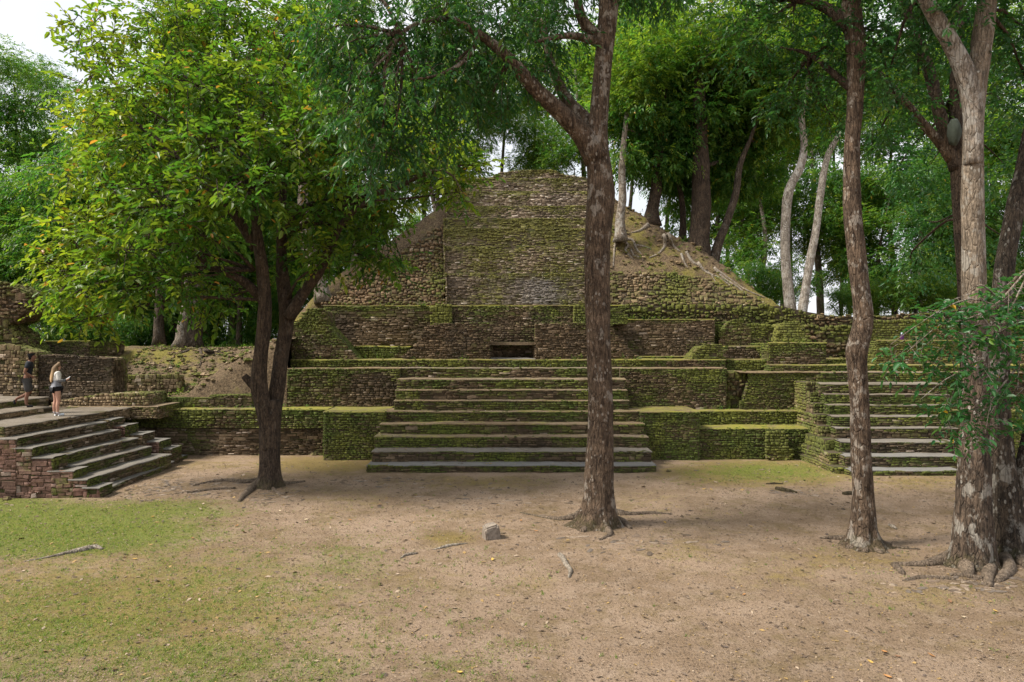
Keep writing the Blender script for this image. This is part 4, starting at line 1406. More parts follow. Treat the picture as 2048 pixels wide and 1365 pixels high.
clA = [px_clump(u + max(0, (230 - u) * 0.28), v, YA + dy, ru * 0.92, rv * 0.95, None, fr * 1.3) for (u, v, dy, ru, rv, fr) in CL_A]  # left-edge bias: young yellow-green leaves, their sunlit look painted in too
folA = foliage(clA, 6.0, 0.20, 0.46, 6, per=7, seed=11, fresh=0.24, gold=0.012, droop=0.25, sprig=0.5)
crown_obj('crown', folA, M['leaf_near'], ta, 300)
twigs_obj(folA[4], M['bark_dark'], ta, 0.010, 2)
for k, c in enumerate(clA):
    s = min(stemA, key=lambda q: np.linalg.norm(q - c[0]))
    branch_to(ta, s, c[0], 0.055, 0.015, M['bark_dark'])
for r in ([(522, 962, 0.13), (505, 978, 0.12), (488, 992, 0.09), (478, 1004, 0.05)], [(520, 962, 0.11), (490, 966, 0.09), (455, 963, 0.07), (420, 966, 0.045), (385, 972, 0.03)],
          [(470, 978, 0.05), (430, 980, 0.06), (390, 984, 0.05), (350, 988, 0.03)], [(556, 966, 0.10), (578, 968, 0.06), (610, 964, 0.035)], [(540, 972, 0.10), (552, 984, 0.05), (570, 990, 0.03)]):
    root_px(ta, r, M['bark_dark'])

# ---- tree B: the tall trunk before the central stair
YB = YG(1050)
tb = empty('tall_tree', (PX(1196, YB), YB, 0))
tag(tb, 'tall straight brown trunk with pale lichen specks and flared roots, before the central stair', 'tree')
mb = MB()
pts, rad = trunk_px([(1062, 1156, 1236), (1045, 1160, 1234), (1020, 1163, 1231), (1000, 1165, 1230), (950, 1168, 1229), (900, 1171, 1229), (850, 1174, 1228), (800, 1175, 1228), (700, 1171, 1224), (600, 1168, 1222), (500, 1167, 1222), (420, 1170, 1229),
                     (385, 1172, 1231), (350, 1172, 1227), (300, 1170, 1219), (260, 1174, 1217), (200, 1180, 1220), (100, 1190, 1228), (0, 1196, 1240), (-120, 1200, 1244), (-300, 1206, 1240), (-480, 1215, 1240)], YB)
tube(mb, pts, rad, 56, 0.07, 0.07, 8.0, flare=(0.26, 0.85, [(3.3, 8, 1.1), (4.3, 16, 0.8), (5.0, 16, 0.7), (5.9, 10, 0.9), (1.5, 9, 0.5)], 0))
mb.build('trunk', M['bark_brown'], tb, True)
limb(tb, [P(1195, 320, YB), P(1165, 270, YB - 0.1), P(1120, 225, YB - 0.3), P(1072, 180, YB - 0.6), P(1020, 120, YB - 0.9), P(960, 70, YB - 1.1), P(890, 30, YB - 1.2)], [0.30, 0.25, 0.20, 0.17, 0.13, 0.09, 0.05], M['bark_brown'], 18, 0.15, 0.1)
limb(tb, [P(1200, 280, YB + 0.2), P(1165, 235, YB + 0.4), P(1130, 195, YB + 0.7), P(1100, 120, YB + 1.2), P(1085, 40, YB + 1.5)], [0.22, 0.18, 0.15, 0.11, 0.07], M['bark_brown'], 14, 0.15, 0.1)
limb(tb, [P(1205, 90, YB), P(1175, 78, YB - 0.3), P(1130, 72, YB - 0.6), P(1070, 85, YB - 0.9)], [0.13, 0.10, 0.07, 0.03], M['bark_brown'], 10, 0.15, 0.1)
limb(tb, [P(1200, 80, YB), P(1165, 40, YB - 0.1), P(1150, -30, YB - 0.2), P(1130, -120, YB - 0.3)], [0.16, 0.12, 0.10, 0.06], M['bark_brown'], 10, 0.15, 0.1)
limb(tb, [P(890, 35, YB - 1.2), P(840, 45, YB - 1.4), P(800, 70, YB - 1.6), P(775, 110, YB - 1.7), P(730, 150, YB - 1.8)], [0.05, 0.045, 0.04, 0.03, 0.015], M['bark_pale'], 8, 0.12, 0.1)
limb(tb, [P(960, 70, YB - 1.1), P(930, 120, YB - 1.3), P(880, 150, YB - 1.6), P(820, 160, YB - 1.8)], [0.06, 0.05, 0.035, 0.015], M['bark_brown'], 8, 0.12, 0.1)
CL_B = [(1080, 60, 0, 110, 70, -.05), (970, 60, -.8, 110, 70, -.05), (860, 50, -1.2, 110, 70, .0), (760, 60, -1.4, 90, 70, .0), (690, 90, -1.4, 80, 90, .05), (1010, 150, -.6, 90, 60, -.08), (900, 160, -1.2, 100, 70, -.05),
        (790, 190, -1.6, 100, 90, .0), (700, 220, -1.8, 80, 100, .02), (650, 60, -1.2, 60, 70, .0), (860, 270, -1.0, 80, 60, -.08), (780, 300, -1.3, 70, 60, -.05), (960, 225, -.3, 70, 40, -.08), (1090, 150, .3, 60, 45, -.08),
        (1300, -40, 0.8, 120, 80, 0), (1100, -60, 0, 200, 90, 0), (900, -70, -.8, 200, 90, 0), (1290, -80, .4, 130, 80, 0), (700, -60, -1.0, 120, 80, 0), (880, 110, 1.2, 160, 80, -.05), (660, 150, -.6, 60, 60, 0), (730, 330, -1.6, 60, 60, 0)]
clB = [px_clump(u, v, YB + dy, ru, rv, None, fr) for (u, v, dy, ru, rv, fr) in CL_B]
folB = foliage(clB, 9.5, 0.165, 0.36, 4, per=7, seed=21, fresh=0.06, gold=0.003, droop=0.75, sprig=0.42)
crown_obj('crown', folB, M['leaf_dark'], tb)
twigs_obj(folB[4], M['bark_brown'], tb, 0.006, 3)
lB = [P(1120, 225, YB - 0.3), P(1020, 120, YB - 0.9), P(960, 70, YB - 1.1), P(890, 35, YB - 1.2), P(1100, 120, YB + 1.2), P(1205, -40, YB), P(800, 70, YB - 1.6)]
for c in clB:
    s = min(lB, key=lambda q: np.linalg.norm(q - c[0]))
    branch_to(tb, s, c[0], 0.05, 0.012, M['bark_brown'])
for r in ([(1172, 1030, 0.16), (1148, 1036, 0.12), (1118, 1038, 0.07), (1080, 1032, 0.035), (1040, 1024, 0.02)], [(1186, 1046, 0.15), (1176, 1056, 0.11), (1164, 1064, 0.06)],
          [(1206, 1048, 0.15), (1214, 1060, 0.10), (1220, 1070, 0.06), (1200, 1080, 0.03)], [(1222, 1040, 0.14), (1244, 1046, 0.10), (1262, 1058, 0.04)], [(1226, 1028, 0.12), (1262, 1030, 0.06), (1300, 1028, 0.05), (1345, 1030, 0.02)]):
    root_px(tb, r, M['bark_brown'])

# ---- tree C: slimmer crooked trunk before the east stair
YC = YG(1090)
tc = empty('crooked_tree', (PX(1725, YC), YC, 0))
tag(tc, 'slim crooked trunk with a knobbly bend, before the narrow east stairway', 'tree')
mb = MB()
pts, rad = trunk_px([(1098, 1690, 1760), (1082, 1694, 1756), (1055, 1699, 1751), (1020, 1703, 1749), (980, 1704, 1746), (900, 1702, 1742), (800, 1699, 1738), (730, 1694, 1734), (700, 1691, 1736), (670, 1700, 1742), (640, 1706, 1746), (600, 1705, 1743), (550, 1699, 1737),
                     (500, 1693, 1730), (400, 1686, 1722), (300, 1688, 1720), (200, 1694, 1726), (100, 1691, 1731), (0, 1682, 1722), (-120, 1676, 1710), (-300, 1680, 1706)], YC)
tube(mb, pts, rad, 44, 0.07, 0.10, 15.0, flare=(0.20, 0.9, [(3.3, 9, 0.9), (4.4, 16, 0.7), (5.3, 16, 0.7), (6.1, 9, 1.0), (1.5, 9, 0.4)], 0))
mb.build('trunk', M['bark_brown'], tc, True)
limb(tc, [P(1705, 60, YC), P(1660, 20, YC + 0.3), P(1600, 0, YC + 0.5), P(1530, -10, YC + 0.8)], [0.16, 0.12, 0.09, 0.05], M['bark_dark'], 10, 0.15, 0.1)
limb(tc, [P(1705, 180, YC), P(1670, 150, YC + 0.2), P(1620, 110, YC + 0.5), P(1560, 95, YC + 0.8)], [0.09, 0.07, 0.05, 0.02], M['bark_dark'], 8, 0.15, 0.1)
for r in ([(1704, 1082, 0.10), (1684, 1080, 0.09), (1660, 1078, 0.06), (1640, 1078, 0.03)], [(1712, 1092, 0.10), (1704, 1096, 0.07), (1690, 1096, 0.04)], [(1728, 1096, 0.10), (1729, 1104, 0.06)], [(1742, 1094, 0.10), (1756, 1102, 0.07), (1765, 1106, 0.04)],
          [(1748, 1082, 0.11), (1775, 1090, 0.08), (1800, 1094, 0.05), (1840, 1098, 0.02)]):
    root_px(tc, r, M['bark_brown'])
CL_C = [(1580, 30, .6, 120, 80, 0), (1500, 90, 1.0, 90, 70, .02), (1660, 90, .4, 90, 80, -.08), (1620, 170, .8, 80, 60, -.08), (1760, 60, .4, 90, 80, -.08), (1700, -60, 0, 200, 80, 0), (1480, 10, 1.2, 90, 70, .1), (1560, 190, 1.2, 60, 50, -.08), (1790, 190, 1.6, 70, 80, -.08), (1660, 230, 1.6, 50, 50, -.08), (1520, -190, -.5, 200, 110, 0), (1760, -220, -1.0, 220, 120, 0)]  # last two clumps, above the view, added to shade the right side
clC = [px_clump(u, v, YC + dy, ru, rv, None, fr) for (u, v, dy, ru, rv, fr) in CL_C]
folC = foliage(clC, 9, 0.14, 0.40, 4, per=7, seed=31, fresh=0.04, gold=0.002, droop=0.35, sprig=0.4)
crown_obj('crown', folC, M['leaf_dark'], tc)
twigs_obj(folC[4], M['bark_dark'], tc, 0.006, 3)
lC = [P(1705, 60, YC), P(1600, 0, YC + 0.5), P(1620, 110, YC + 0.5), P(1700, -60, YC)]
for c in clC:
    s = min(lC, key=lambda q: np.linalg.norm(q - c[0]))
    branch_to(tc, s, c[0], 0.045, 0.012, M['bark_dark'])

# ---- tree D: thick double trunk at the right with the low leafy branch
YD = YG(1128)
td = empty('thick_tree', (PX(1945, YD), YD, 0))
tag(td, 'thick trunk with lichen blotches, pale upper stem and a low leafy branch', 'tree')
mb = MB()
pts, rad = trunk_px([(1142, 1892, 1996), (1120, 1896, 1992), (1090, 1900, 1990), (1050, 1903, 1988), (1000, 1908, 1985), (900, 1914, 1984), (800, 1920, 1982), (700, 1922, 1979), (600, 1921, 1974), (500, 1921, 1972), (400, 1920, 1970), (300, 1924, 1968), (200, 1925, 1968), (150, 1920, 1972)], YD)
rad = [q * 0.88 for q in rad]
tube(mb, pts, rad, 56, 0.07, 0.07, 23.0, flare=(0.26, 0.5, [(3.4, 8, 1.2), (4.6, 14, 0.7), (5.5, 14, 0.6), (1.5, 9, 0.4)], 0))
mb.build('trunk', M['bark_lichen'], td, True)
limb(td, *trunk_px([(330, 1928, 1964), (230, 1927, 1965), (170, 1917, 1957), (130, 1904, 1942), (90, 1886, 1920), (40, 1858, 1890), (-20, 1826, 1856), (-120, 1780, 1804)], YD - 0.05), M['bark_pale'], 22, 0.12, 0.08, 'limb')
limb(td, *trunk_px([(330, 1928, 1964), (230, 1929, 1967), (130, 1938, 1978), (60, 1946, 1988), (0, 1954, 1992), (-120, 1966, 1996), (-250, 1976, 1998)], YD + 0.05), M['bark_lichen'], 22, 0.12, 0.08, 'limb')
for r in ([(1908, 1118, 0.20), (1884, 1122, 0.15), (1850, 1128, 0.09), (1805, 1130, 0.06), (1788, 1126, 0.03)], [(1930, 1136, 0.16), (1936, 1146, 0.10), (1938, 1156, 0.05)], [(1978, 1136, 0.14), (1976, 1156, 0.10), (1978, 1174, 0.06)],
          [(1900, 1150, 0.04), (1930, 1152, 0.06), (1965, 1158, 0.05)], [(1806, 1164, 0.02), (1840, 1158, 0.045), (1900, 1158, 0.04), (1940, 1164, 0.02)], [(1788, 1130, 0.06), (1798, 1140, 0.07), (1806, 1150, 0.04)]):
    root_px(td, r, M['bark_lichen'])
# low branch that reaches in front of the trunk, pale twigs, big leaves
YE2 = 10.6
limb(td, [P(1960, 640, YD), P(2030, 560, YD - 0.9), P(2085, 520, YD - 1.8), P(2075, 540, YE2 + 0.3), P(2050, 560, YE2)], [0.05, 0.04, 0.03, 0.025, 0.02], M['bark_lichen'], 8, 0.12, 0.08, 'branch')
for seg in ([(2050, 545), (1990, 610), (1930, 640), (1880, 650), (1820, 700)], [(2050, 560), (2000, 660), (1960, 720), (1890, 760), (1840, 800)], [(2048, 640), (1990, 650), (1960, 655)], [(2040, 700), (1985, 760), (1975, 690)],
            [(2000, 600), (1962, 570), (1940, 580)], [(2030, 740), (1985, 800), (1970, 870)], [(1990, 610), (1930, 600), (1850, 640), (1780, 690)], [(2060, 640), (2040, 720), (2035, 780)]):
    pts = [P(u, v, YE2 + 0.25 * n3(u * 0.02, v * 0.02)) for (u, v) in seg]
    rr = np.linspace(0.016, 0.005, len(pts))
    limb(td, pts, rr, M['bark_pale'], 6, 0.08, 0.05, 'branch')
CL_D = [(2010, 590, 0, 50, 30, 0), (1930, 620, .1, 50, 30, 0), (1870, 640, .2, 45, 28, 0), (1980, 660, -.2, 60, 40, 0), (1900, 680, 0, 60, 35, 0), (1830, 690, .2, 45, 22, 0), (2030, 680, .2, 40, 60, 0), (1960, 730, 0, 50, 40, 0), (1870, 740, .1, 50, 22, 0),
        (1900, 800, .2, 40, 30, 0), (1960, 820, .1, 40, 40, 0), (2020, 780, .3, 30, 40, 0), (1890, 850, .3, 25, 35, 0), (1795, 720, .2, 22, 12, 0), (2030, 860, .2, 14, 25, 0), (2040, 600, .3, 30, 50, 0), (1940, 870, .3, 20, 20, 0)]
clD = [px_clump(u, v, YE2 + dy, ru, rv, 0.35, fr) for (u, v, dy, ru, rv, fr) in CL_D]
folD = foliage(clD, 17.0, 0.115, 0.45, 6, per=6, seed=41, fresh=0.03, gold=0.006, droop=0.25, sprig=0.3)
crown_obj('low_foliage', folD, M['leaf_teal'], td, 250)
twigs_obj(folD[4], M['bark_pale'], td, 0.004, 2)
CL_D2 = [(1850, 60, .6, 110, 90, -.05), (1960, 40, .5, 110, 90, -.05), (1780, 140, .8, 60, 60, -.08), (1900, -60, 0, 200, 80, 0), (2060, 60, .8, 90, 110, 0), (2070, 200, 1.4, 70, 90, 0), (2040, -60, .5, 120, 80, 0), (1960, -240, -.5, 240, 120, 0)]  # last clump, out of view overhead, added for the shade it casts
clD2 = [px_clump(u, v, YD + dy, ru, rv, None, fr) for (u, v, dy, ru, rv, fr) in CL_D2]
folD2 = foliage(clD2, 9.0, 0.14, 0.42, 4, per=7, seed=43, fresh=0.03, gold=0.002, droop=0.4, sprig=0.4)
crown_obj('crown', folD2, M['leaf_dark'], td)
for c in clD2:
    s = min([P(1830, 0, YD), P(1970, 20, YD), P(1970, -80, YD)], key=lambda q: np.linalg.norm(q - c[0]))
    branch_to(td, s, c[0], 0.045, 0.012, M['bark_dark'])

# ---- companion trunk leaning right behind tree D
YD2 = YD + 0.55
te = empty('leaning_tree', (PX(2010, YD2), YD2, 0))
tag(te, 'blotched black and grey trunk leaning away from the thick pale stemmed trunk', 'tree')
mb = MB()
pts, rad = trunk_px([(1112, 1976, 2056), (1090, 1978, 2050), (1050, 1980, 2046), (1000, 1980, 2040), (900, 1978, 2026), (800, 1976, 2018), (700, 1978, 2018), (600, 1984, 2022), (520, 1992, 2030), (440, 2008, 2044), (360, 2026, 2060), (250, 2050, 2080), (100, 2080, 2106), (-100, 2110, 2130)], YD2)
tube(mb, pts, rad, 40, 0.08, 0.10, 31.0, flare=(0.25, 0.8, [(4.6, 12, 0.8), (5.6, 12, 0.8), (0.2, 9, 0.8)], 0))
mb.build('trunk', M['bark_blotch'], te, True)
limb(te, *trunk_px([(1085, 2024, 2062), (1020, 2018, 2046), (960, 2024, 2050), (880, 2042, 2064), (780, 2064, 2084), (650, 2090, 2108)], YD2 - 0.1), M['bark_blotch'], 18, 0.10, 0.1, 'stem')
for r in ([(2012, 1122, 0.14), (2020, 1142, 0.12), (2000, 1160, 0.08), (1992, 1164, 0.04)], [(2040, 1118, 0.14), (2048, 1132, 0.12), (2070, 1140, 0.08)], [(2050, 1105, 0.14), (2080, 1112, 0.10)]):
    root_px(te, r, M['bark_blotch'])
clE = [px_clump(2110, v, YD2 + dy, 90, 80, None, 0) for v, dy in ((-80, 0), (60, .6), (330, 1.5))]
folE = foliage(clE, 6.0, 0.12, 0.42, 4, per=7, seed=47, fresh=0.03, gold=0.0, droop=0.4, sprig=0.4)
crown_obj('crown', folE, M['leaf_dark'], te)

# ---- dark tree behind tree D with spreading limbs
YF = 17.0
tf = empty('spreading_tree', (PX(1945, YF), YF, 0))
tag(tf, 'dark spreading tree with two long limbs, behind the thick pale stemmed trunk', 'tree')
mb = MB()
pts, rad = trunk_px([(1030, 1924, 1968), (900, 1924, 1962), (750, 1920, 1955), (620, 1918, 1948), (520, 1912, 1944), (430, 1906, 1936), (330, 1900, 1930), (250, 1898, 1926), (150, 1900, 1926), (0, 1904, 1928), (-150, 1906, 1926)], YF)
tube(mb, pts, rad, 24, 0.15, 0.10, 37.0, flare=(0.25, 0.6, [(4.6, 12, 0.8)], 0))
mb.build('trunk', M['bark_dark'], tf, True)
limb(tf, *trunk_px([(340, 1898, 1926), (290, 1884, 1912), (220, 1864, 1890), (150, 1848, 1872), (80, 1828, 1848), (0, 1796, 1812), (-100, 1760, 1772)], YF), M['bark_dark'], 14, 0.15, 0.1)
limb(tf, *trunk_px([(320, 1890, 1912), (285, 1868, 1888), (240, 1830, 1848), (190, 1790, 1806), (150, 1752, 1766), (120, 1720, 1730)], YF), M['bark_brown'], 12, 0.15, 0.1)
# pale swelling of a nest on the trunk
nm = MB()
cN = P(1908, 265, YF - 0.20)
vs_ = []
for j in range(13):
    th = math.pi * j / 12
    for i in range(18):
        ph = 2 * math.pi * i / 18
        vs_.append(cN + np.array((0.15 * math.sin(th) * math.cos(ph), 0.15 * math.sin(th) * math.sin(ph), 0.33 * math.cos(th))) * (1 + 0.22 * n3(math.sin(th) * math.cos(ph) * 2.5, math.sin(th) * math.sin(ph) * 2.5, math.cos(th) * 3)))
nm.add(vs_, [(j * 18 + i, j * 18 + (i + 1) % 18, (j + 1) * 18 + (i + 1) % 18, (j + 1) * 18 + i) for j in range(12) for i in range(18)])
no_ = nm.build('termite_nest', flat_mat('nest crust', (0.06, 0.072, 0.058), 0.95, 0.4, 9), None, True)
tag(no_, 'smooth grey green termite nest bulging from the dark spreading trunk', 'termite nest')
CL_F = [(1800, 40, 0, 110, 80, -.05), (1720, 130, .3, 80, 70, -.06), (1840, 170, .6, 80, 70, -.06), (1760, 260, 1.0, 80, 60, -.06), (1800, 330, 2.0, 60, 70, -.06), (1960, 60, 1.0, 120, 90, -.05), (2000, 200, 1.6, 80, 80, -.03), (1880, -60, 0, 180, 80, 0), (1860, 330, 3.0, 70, 70, -.08), (1850, 440, 3.5, 60, 70, -.1), (2010, 330, 2.0, 60, 70, -.05), (1830, 530, 4.5, 60, 60, -.1), (2000, 470, 3.0, 60, 70, -.05)]
clF = [px_clump(u, v, YF + dy, ru, rv, None, fr) for (u, v, dy, ru, rv, fr) in CL_F]
folF = foliage(clF, 7.5, 0.16, 0.42, 4, per=7, seed=53, fresh=0.03, gold=0.002, droop=0.35, sprig=0.45)
crown_obj('crown', folF, M['leaf_dark'], tf)
lF = [P(1838, 120, YF), P(1900, 200, YF), P(1800, 195, YF), P(1912, 0, YF), P(1925, 450, YF)]
for c in clF:
    s = min(lF, key=lambda q: np.linalg.norm(q - c[0]))
    branch_to(tf, s, c[0], 0.05, 0.012, M['bark_dark'])

# ------------------------------------------------------------------ background forest
def proto_crown(seed, fresh, n_cl=15, leaf=0.22, dens=4.4, droop=0.35, R=(3.0, 3.0, 2.6), gold=0.003):
    g = random.Random(seed)
    cl = []
    for k in range(n_cl):
        th = g.uniform(0, 2 * math.pi)
        rr = g.uniform(0.15, 0.85)
        zz = g.uniform(-0.75, 0.85)
        c = np.array((math.cos(th) * rr * R[0], math.sin(th) * rr * R[1], zz * R[2]))
        q = g.uniform(0.9, 1.6)
        cl.append((c, np.array((q * 1.15, q * 1.15, q * 0.8)), g.uniform(-0.08, 0.12)))
    v, f, k, c, segs = foliage(cl, dens, leaf, 0.42, 4, per=7, seed=seed, fresh=fresh, gold=gold, droop=droop, sprig=0.55)
    me_o = mesh_obj('crown', v.reshape(-1, 3), (f[None] + k * np.arange(len(v))[:, None, None]).reshape(-1, 3), M['leaf_far'], None, np.repeat(c, k, axis=0))
    me = me_o.data
    bpy.data.objects.remove(me_o)
    return me


PROTO = [proto_crown(101, 0.14), proto_crown(102, 0.30), proto_crown(103, 0.06, droop=0.8), proto_crown(104, 0.42, 13), proto_crown(105, 0.14, 16, 0.19, 5.0)]


def forest_tree(name, label, cat, path, rpx, Y, crowns, bark, group=None, singles_roots=None):
    """path: [(u,v)...] from foot to top on plane Y; crowns: [(u,v,dY,scale_x,scale_z,proto)]"""
    root = empty(name, tuple(P(path[0][0], path[0][1], Y)))
    tag(root, label, cat, group)
    pts = [P(u, v, Y) for (u, v) in path]
    rad = [max(0.02, r * Y / F) for r in rpx]
    mb_ = MB()
    tube(mb_, pts, rad, 14, 0.35, 0.10, rng.random() * 50, flare=(0.4, 0.5, [(rng.uniform(0, 6), 6, 0.8), (rng.uniform(0, 6), 6, 0.8)], 0))
    mb_.build('trunk', M[bark], root, True)
    for (u, v, dy, sx, sz, pr) in crowns:
        o = bpy.data.objects.new('crown', PROTO[pr])
        col.objects.link(o)
        o.parent = root
        c = P(u, v, Y + dy)
        o.location = Vector(c) - root.location
        o.scale = (sx, sx, sz)
        o.rotation_euler = (0, 0, rng.uniform(0, 6.28))
        o['kind'] = 'stuff'
        # a bough from the stem into this crown
        st = min(pts[len(pts) // 2:], key=lambda q: np.linalg.norm(q - c))
        branch_to(root, st, c, max(0.05, rad[-1] * 0.8), 0.03, M[bark], nseg=6, name='bough')
    return root


# trees that stand on the ruins and show their trunks
forest_tree('pale_tree', 'pale wavy birch-white trunk with flaky bark, behind the east terrace wall', 'tree', [(1586, 655), (1576, 575), (1570, 500), (1572, 430), (1578, 380), (1600, 335), (1608, 290), (1603, 235), (1614, 180), (1620, 90)], [12, 10, 9, 9, 9, 8, 7, 6, 5, 3], 33.0,
            [(1600, 150, 1, .8, .8, 1), (1540, 230, 2, .7, .6, 1), (1630, 60, 1, .8, .8, 3)], 'bark_white')
forest_tree('pale_tree', 'pale leaning trunk with white bark beside the wavy pale trunk', 'tree', [(1600, 660), (1612, 570), (1620, 520), (1632, 460), (1642, 380), (1656, 310), (1682, 262), (1720, 190)], [10, 8, 8, 7, 7, 6, 5, 3], 32.6,
            [(1690, 200, 1, .8, .8, 1), (1760, 160, 2, .8, .7, 3)], 'bark_white')
forest_tree('slope_tree', 'slim pale trunk with roots spilling down the earth slope of the pyramid', 'tree', [(1243, 484), (1240, 440), (1245, 400), (1244, 340), (1250, 260), (1260, 180)], [13, 9, 8, 7, 5, 3], 33.2,
            [(1280, 270, 1, .8, .8, 2), (1310, 170, 1, 1., .9, 1), (1255, 200, .5, .6, .6, 3)], 'bark_pale')
forest_tree('slope_tree', 'dark flared trunk on the crest of the pyramid earth slope', 'tree', [(1302, 452), (1305, 420), (1312, 380), (1316, 320), (1322, 240), (1330, 160)], [17, 12, 11, 10, 8, 5], 34.6,
            [(1330, 300, 1, .9, .8, 2), (1350, 200, 1, 1., .9, 0), (1300, 120, 1, 1., .9, 3)], 'bark_dark')
forest_tree('slope_tree', 'massive dark trunk low on the pyramid earth slope', 'tree', [(1398, 528), (1398, 480), (1402, 420), (1402, 340), (1400, 250), (1398, 160), (1402, 60)], [26, 21, 19, 17, 14, 11, 7], 34.0,
            [(1400, 270, 2, 1., .9, 2), (1440, 180, 1, 1.1, 1., 0), (1380, 80, 1, 1.1, 1., 3), (1450, 330, 3, .9, .8, 2), (1370, 380, 3, .6, .5, 2)], 'bark_dark')
forest_tree('slope_tree', 'slender brown trunk leaning outward below the massive dark trunk', 'tree', [(1424, 540), (1436, 490), (1455, 440), (1472, 385), (1480, 330), (1500, 280), (1530, 200)], [12, 9, 8, 7, 6, 4, 2], 34.0,
            [(1510, 250, 1, .9, .9, 1), (1540, 160, 1, .9, .8, 0), (1500, 340, 3, .6, .6, 2)], 'bark_far')
forest_tree('slope_tree', 'thin twin dark stem between two heavy trunks on the slope', 'tree', [(1364, 490), (1366, 440), (1362, 390), (1350, 340), (1340, 280)], [8, 6, 5, 4, 3], 35.2, [(1345, 330, 1, .7, .6, 2)], 'bark_dark')
forest_tree('mound_tree', 'straight brown trunk standing alone on the grassy mound', 'tree', [(317, 692), (318, 640), (320, 590), (318, 520), (315, 420), (310, 320)], [11, 9, 8, 8, 6, 4], 33.5, [(310, 420, 1, 1, .9, 2), (280, 310, 1, 1, .9, 0)], 'bark_far')
forest_tree('mound_tree', 'pale slim trunk touching the stout furrowed trunk on the mound', 'tree', [(364, 696), (366, 650), (373, 610), (376, 560), (380, 460), (385, 380)], [11, 9, 8, 7, 5, 3], 32.6, [(380, 430, 1, .8, .8, 0)], 'bark_pale')
forest_tree('mound_tree', 'stout furrowed grey trunk with spreading roots on the mound', 'tree', [(388, 702), (388, 680), (394, 640), (398, 590), (400, 500), (402, 380), (400, 250)], [20, 15, 14, 13, 11, 8, 5], 32.9, [(400, 430, 2, 1, .9, 2), (440, 330, 2, 1, .9, 0), (420, 220, 2, 1, .9, 1)], 'bark_far')
forest_tree('mound_tree', 'thin distant trunk in shade right of the stout mound trunk', 'tree', [(478, 694), (479, 640), (482, 580), (484, 480)], [6, 5, 5, 4], 38.0, [(480, 470, 1, .9, .8, 2)], 'bark_far')
forest_tree('corner_tree', 'mottled pale trunk leaning left behind the western end of the ruins', 'tree', [(646, 606), (640, 570), (628, 530), (612, 480), (606, 430), (606, 340), (600, 240)], [17, 14, 13, 13, 11, 8, 5], 31.5, [(600, 330, 2, 1, .9, 0), (640, 200, 2, 1, 1, 1), (560, 420, 3, .8, .7, 2)], 'bark_pale')
forest_tree('corner_tree', 'small pale stem rising from the left rubble flank', 'tree', [(690, 572), (700, 552), (708, 530), (712, 470)], [8, 7, 6, 4], 33.5, [(712, 460, 1, .5, .5, 2)], 'bark_pale')
forest_tree('summit_tree', 'thin reddish trunk leaning left behind the upper stair panel', 'tree', [(882, 450), (872, 420), (862, 380), (850, 330), (840, 280)], [5, 5, 4, 4, 2], 38.0, [(845, 300, 1, .6, .6, 4)], 'bark_brown')
forest_tree('summit_tree', 'thin upright trunk just left of the upper stair panel', 'tree', [(878, 446), (876, 400), (872, 360), (874, 290)], [5, 4, 4, 3], 38.6, [(880, 280, 1, .6, .6, 4)], 'bark_far')

# the forest wall farther back
GR = 'forest trees behind the ruins'
specs = []
frs = random.Random(77)
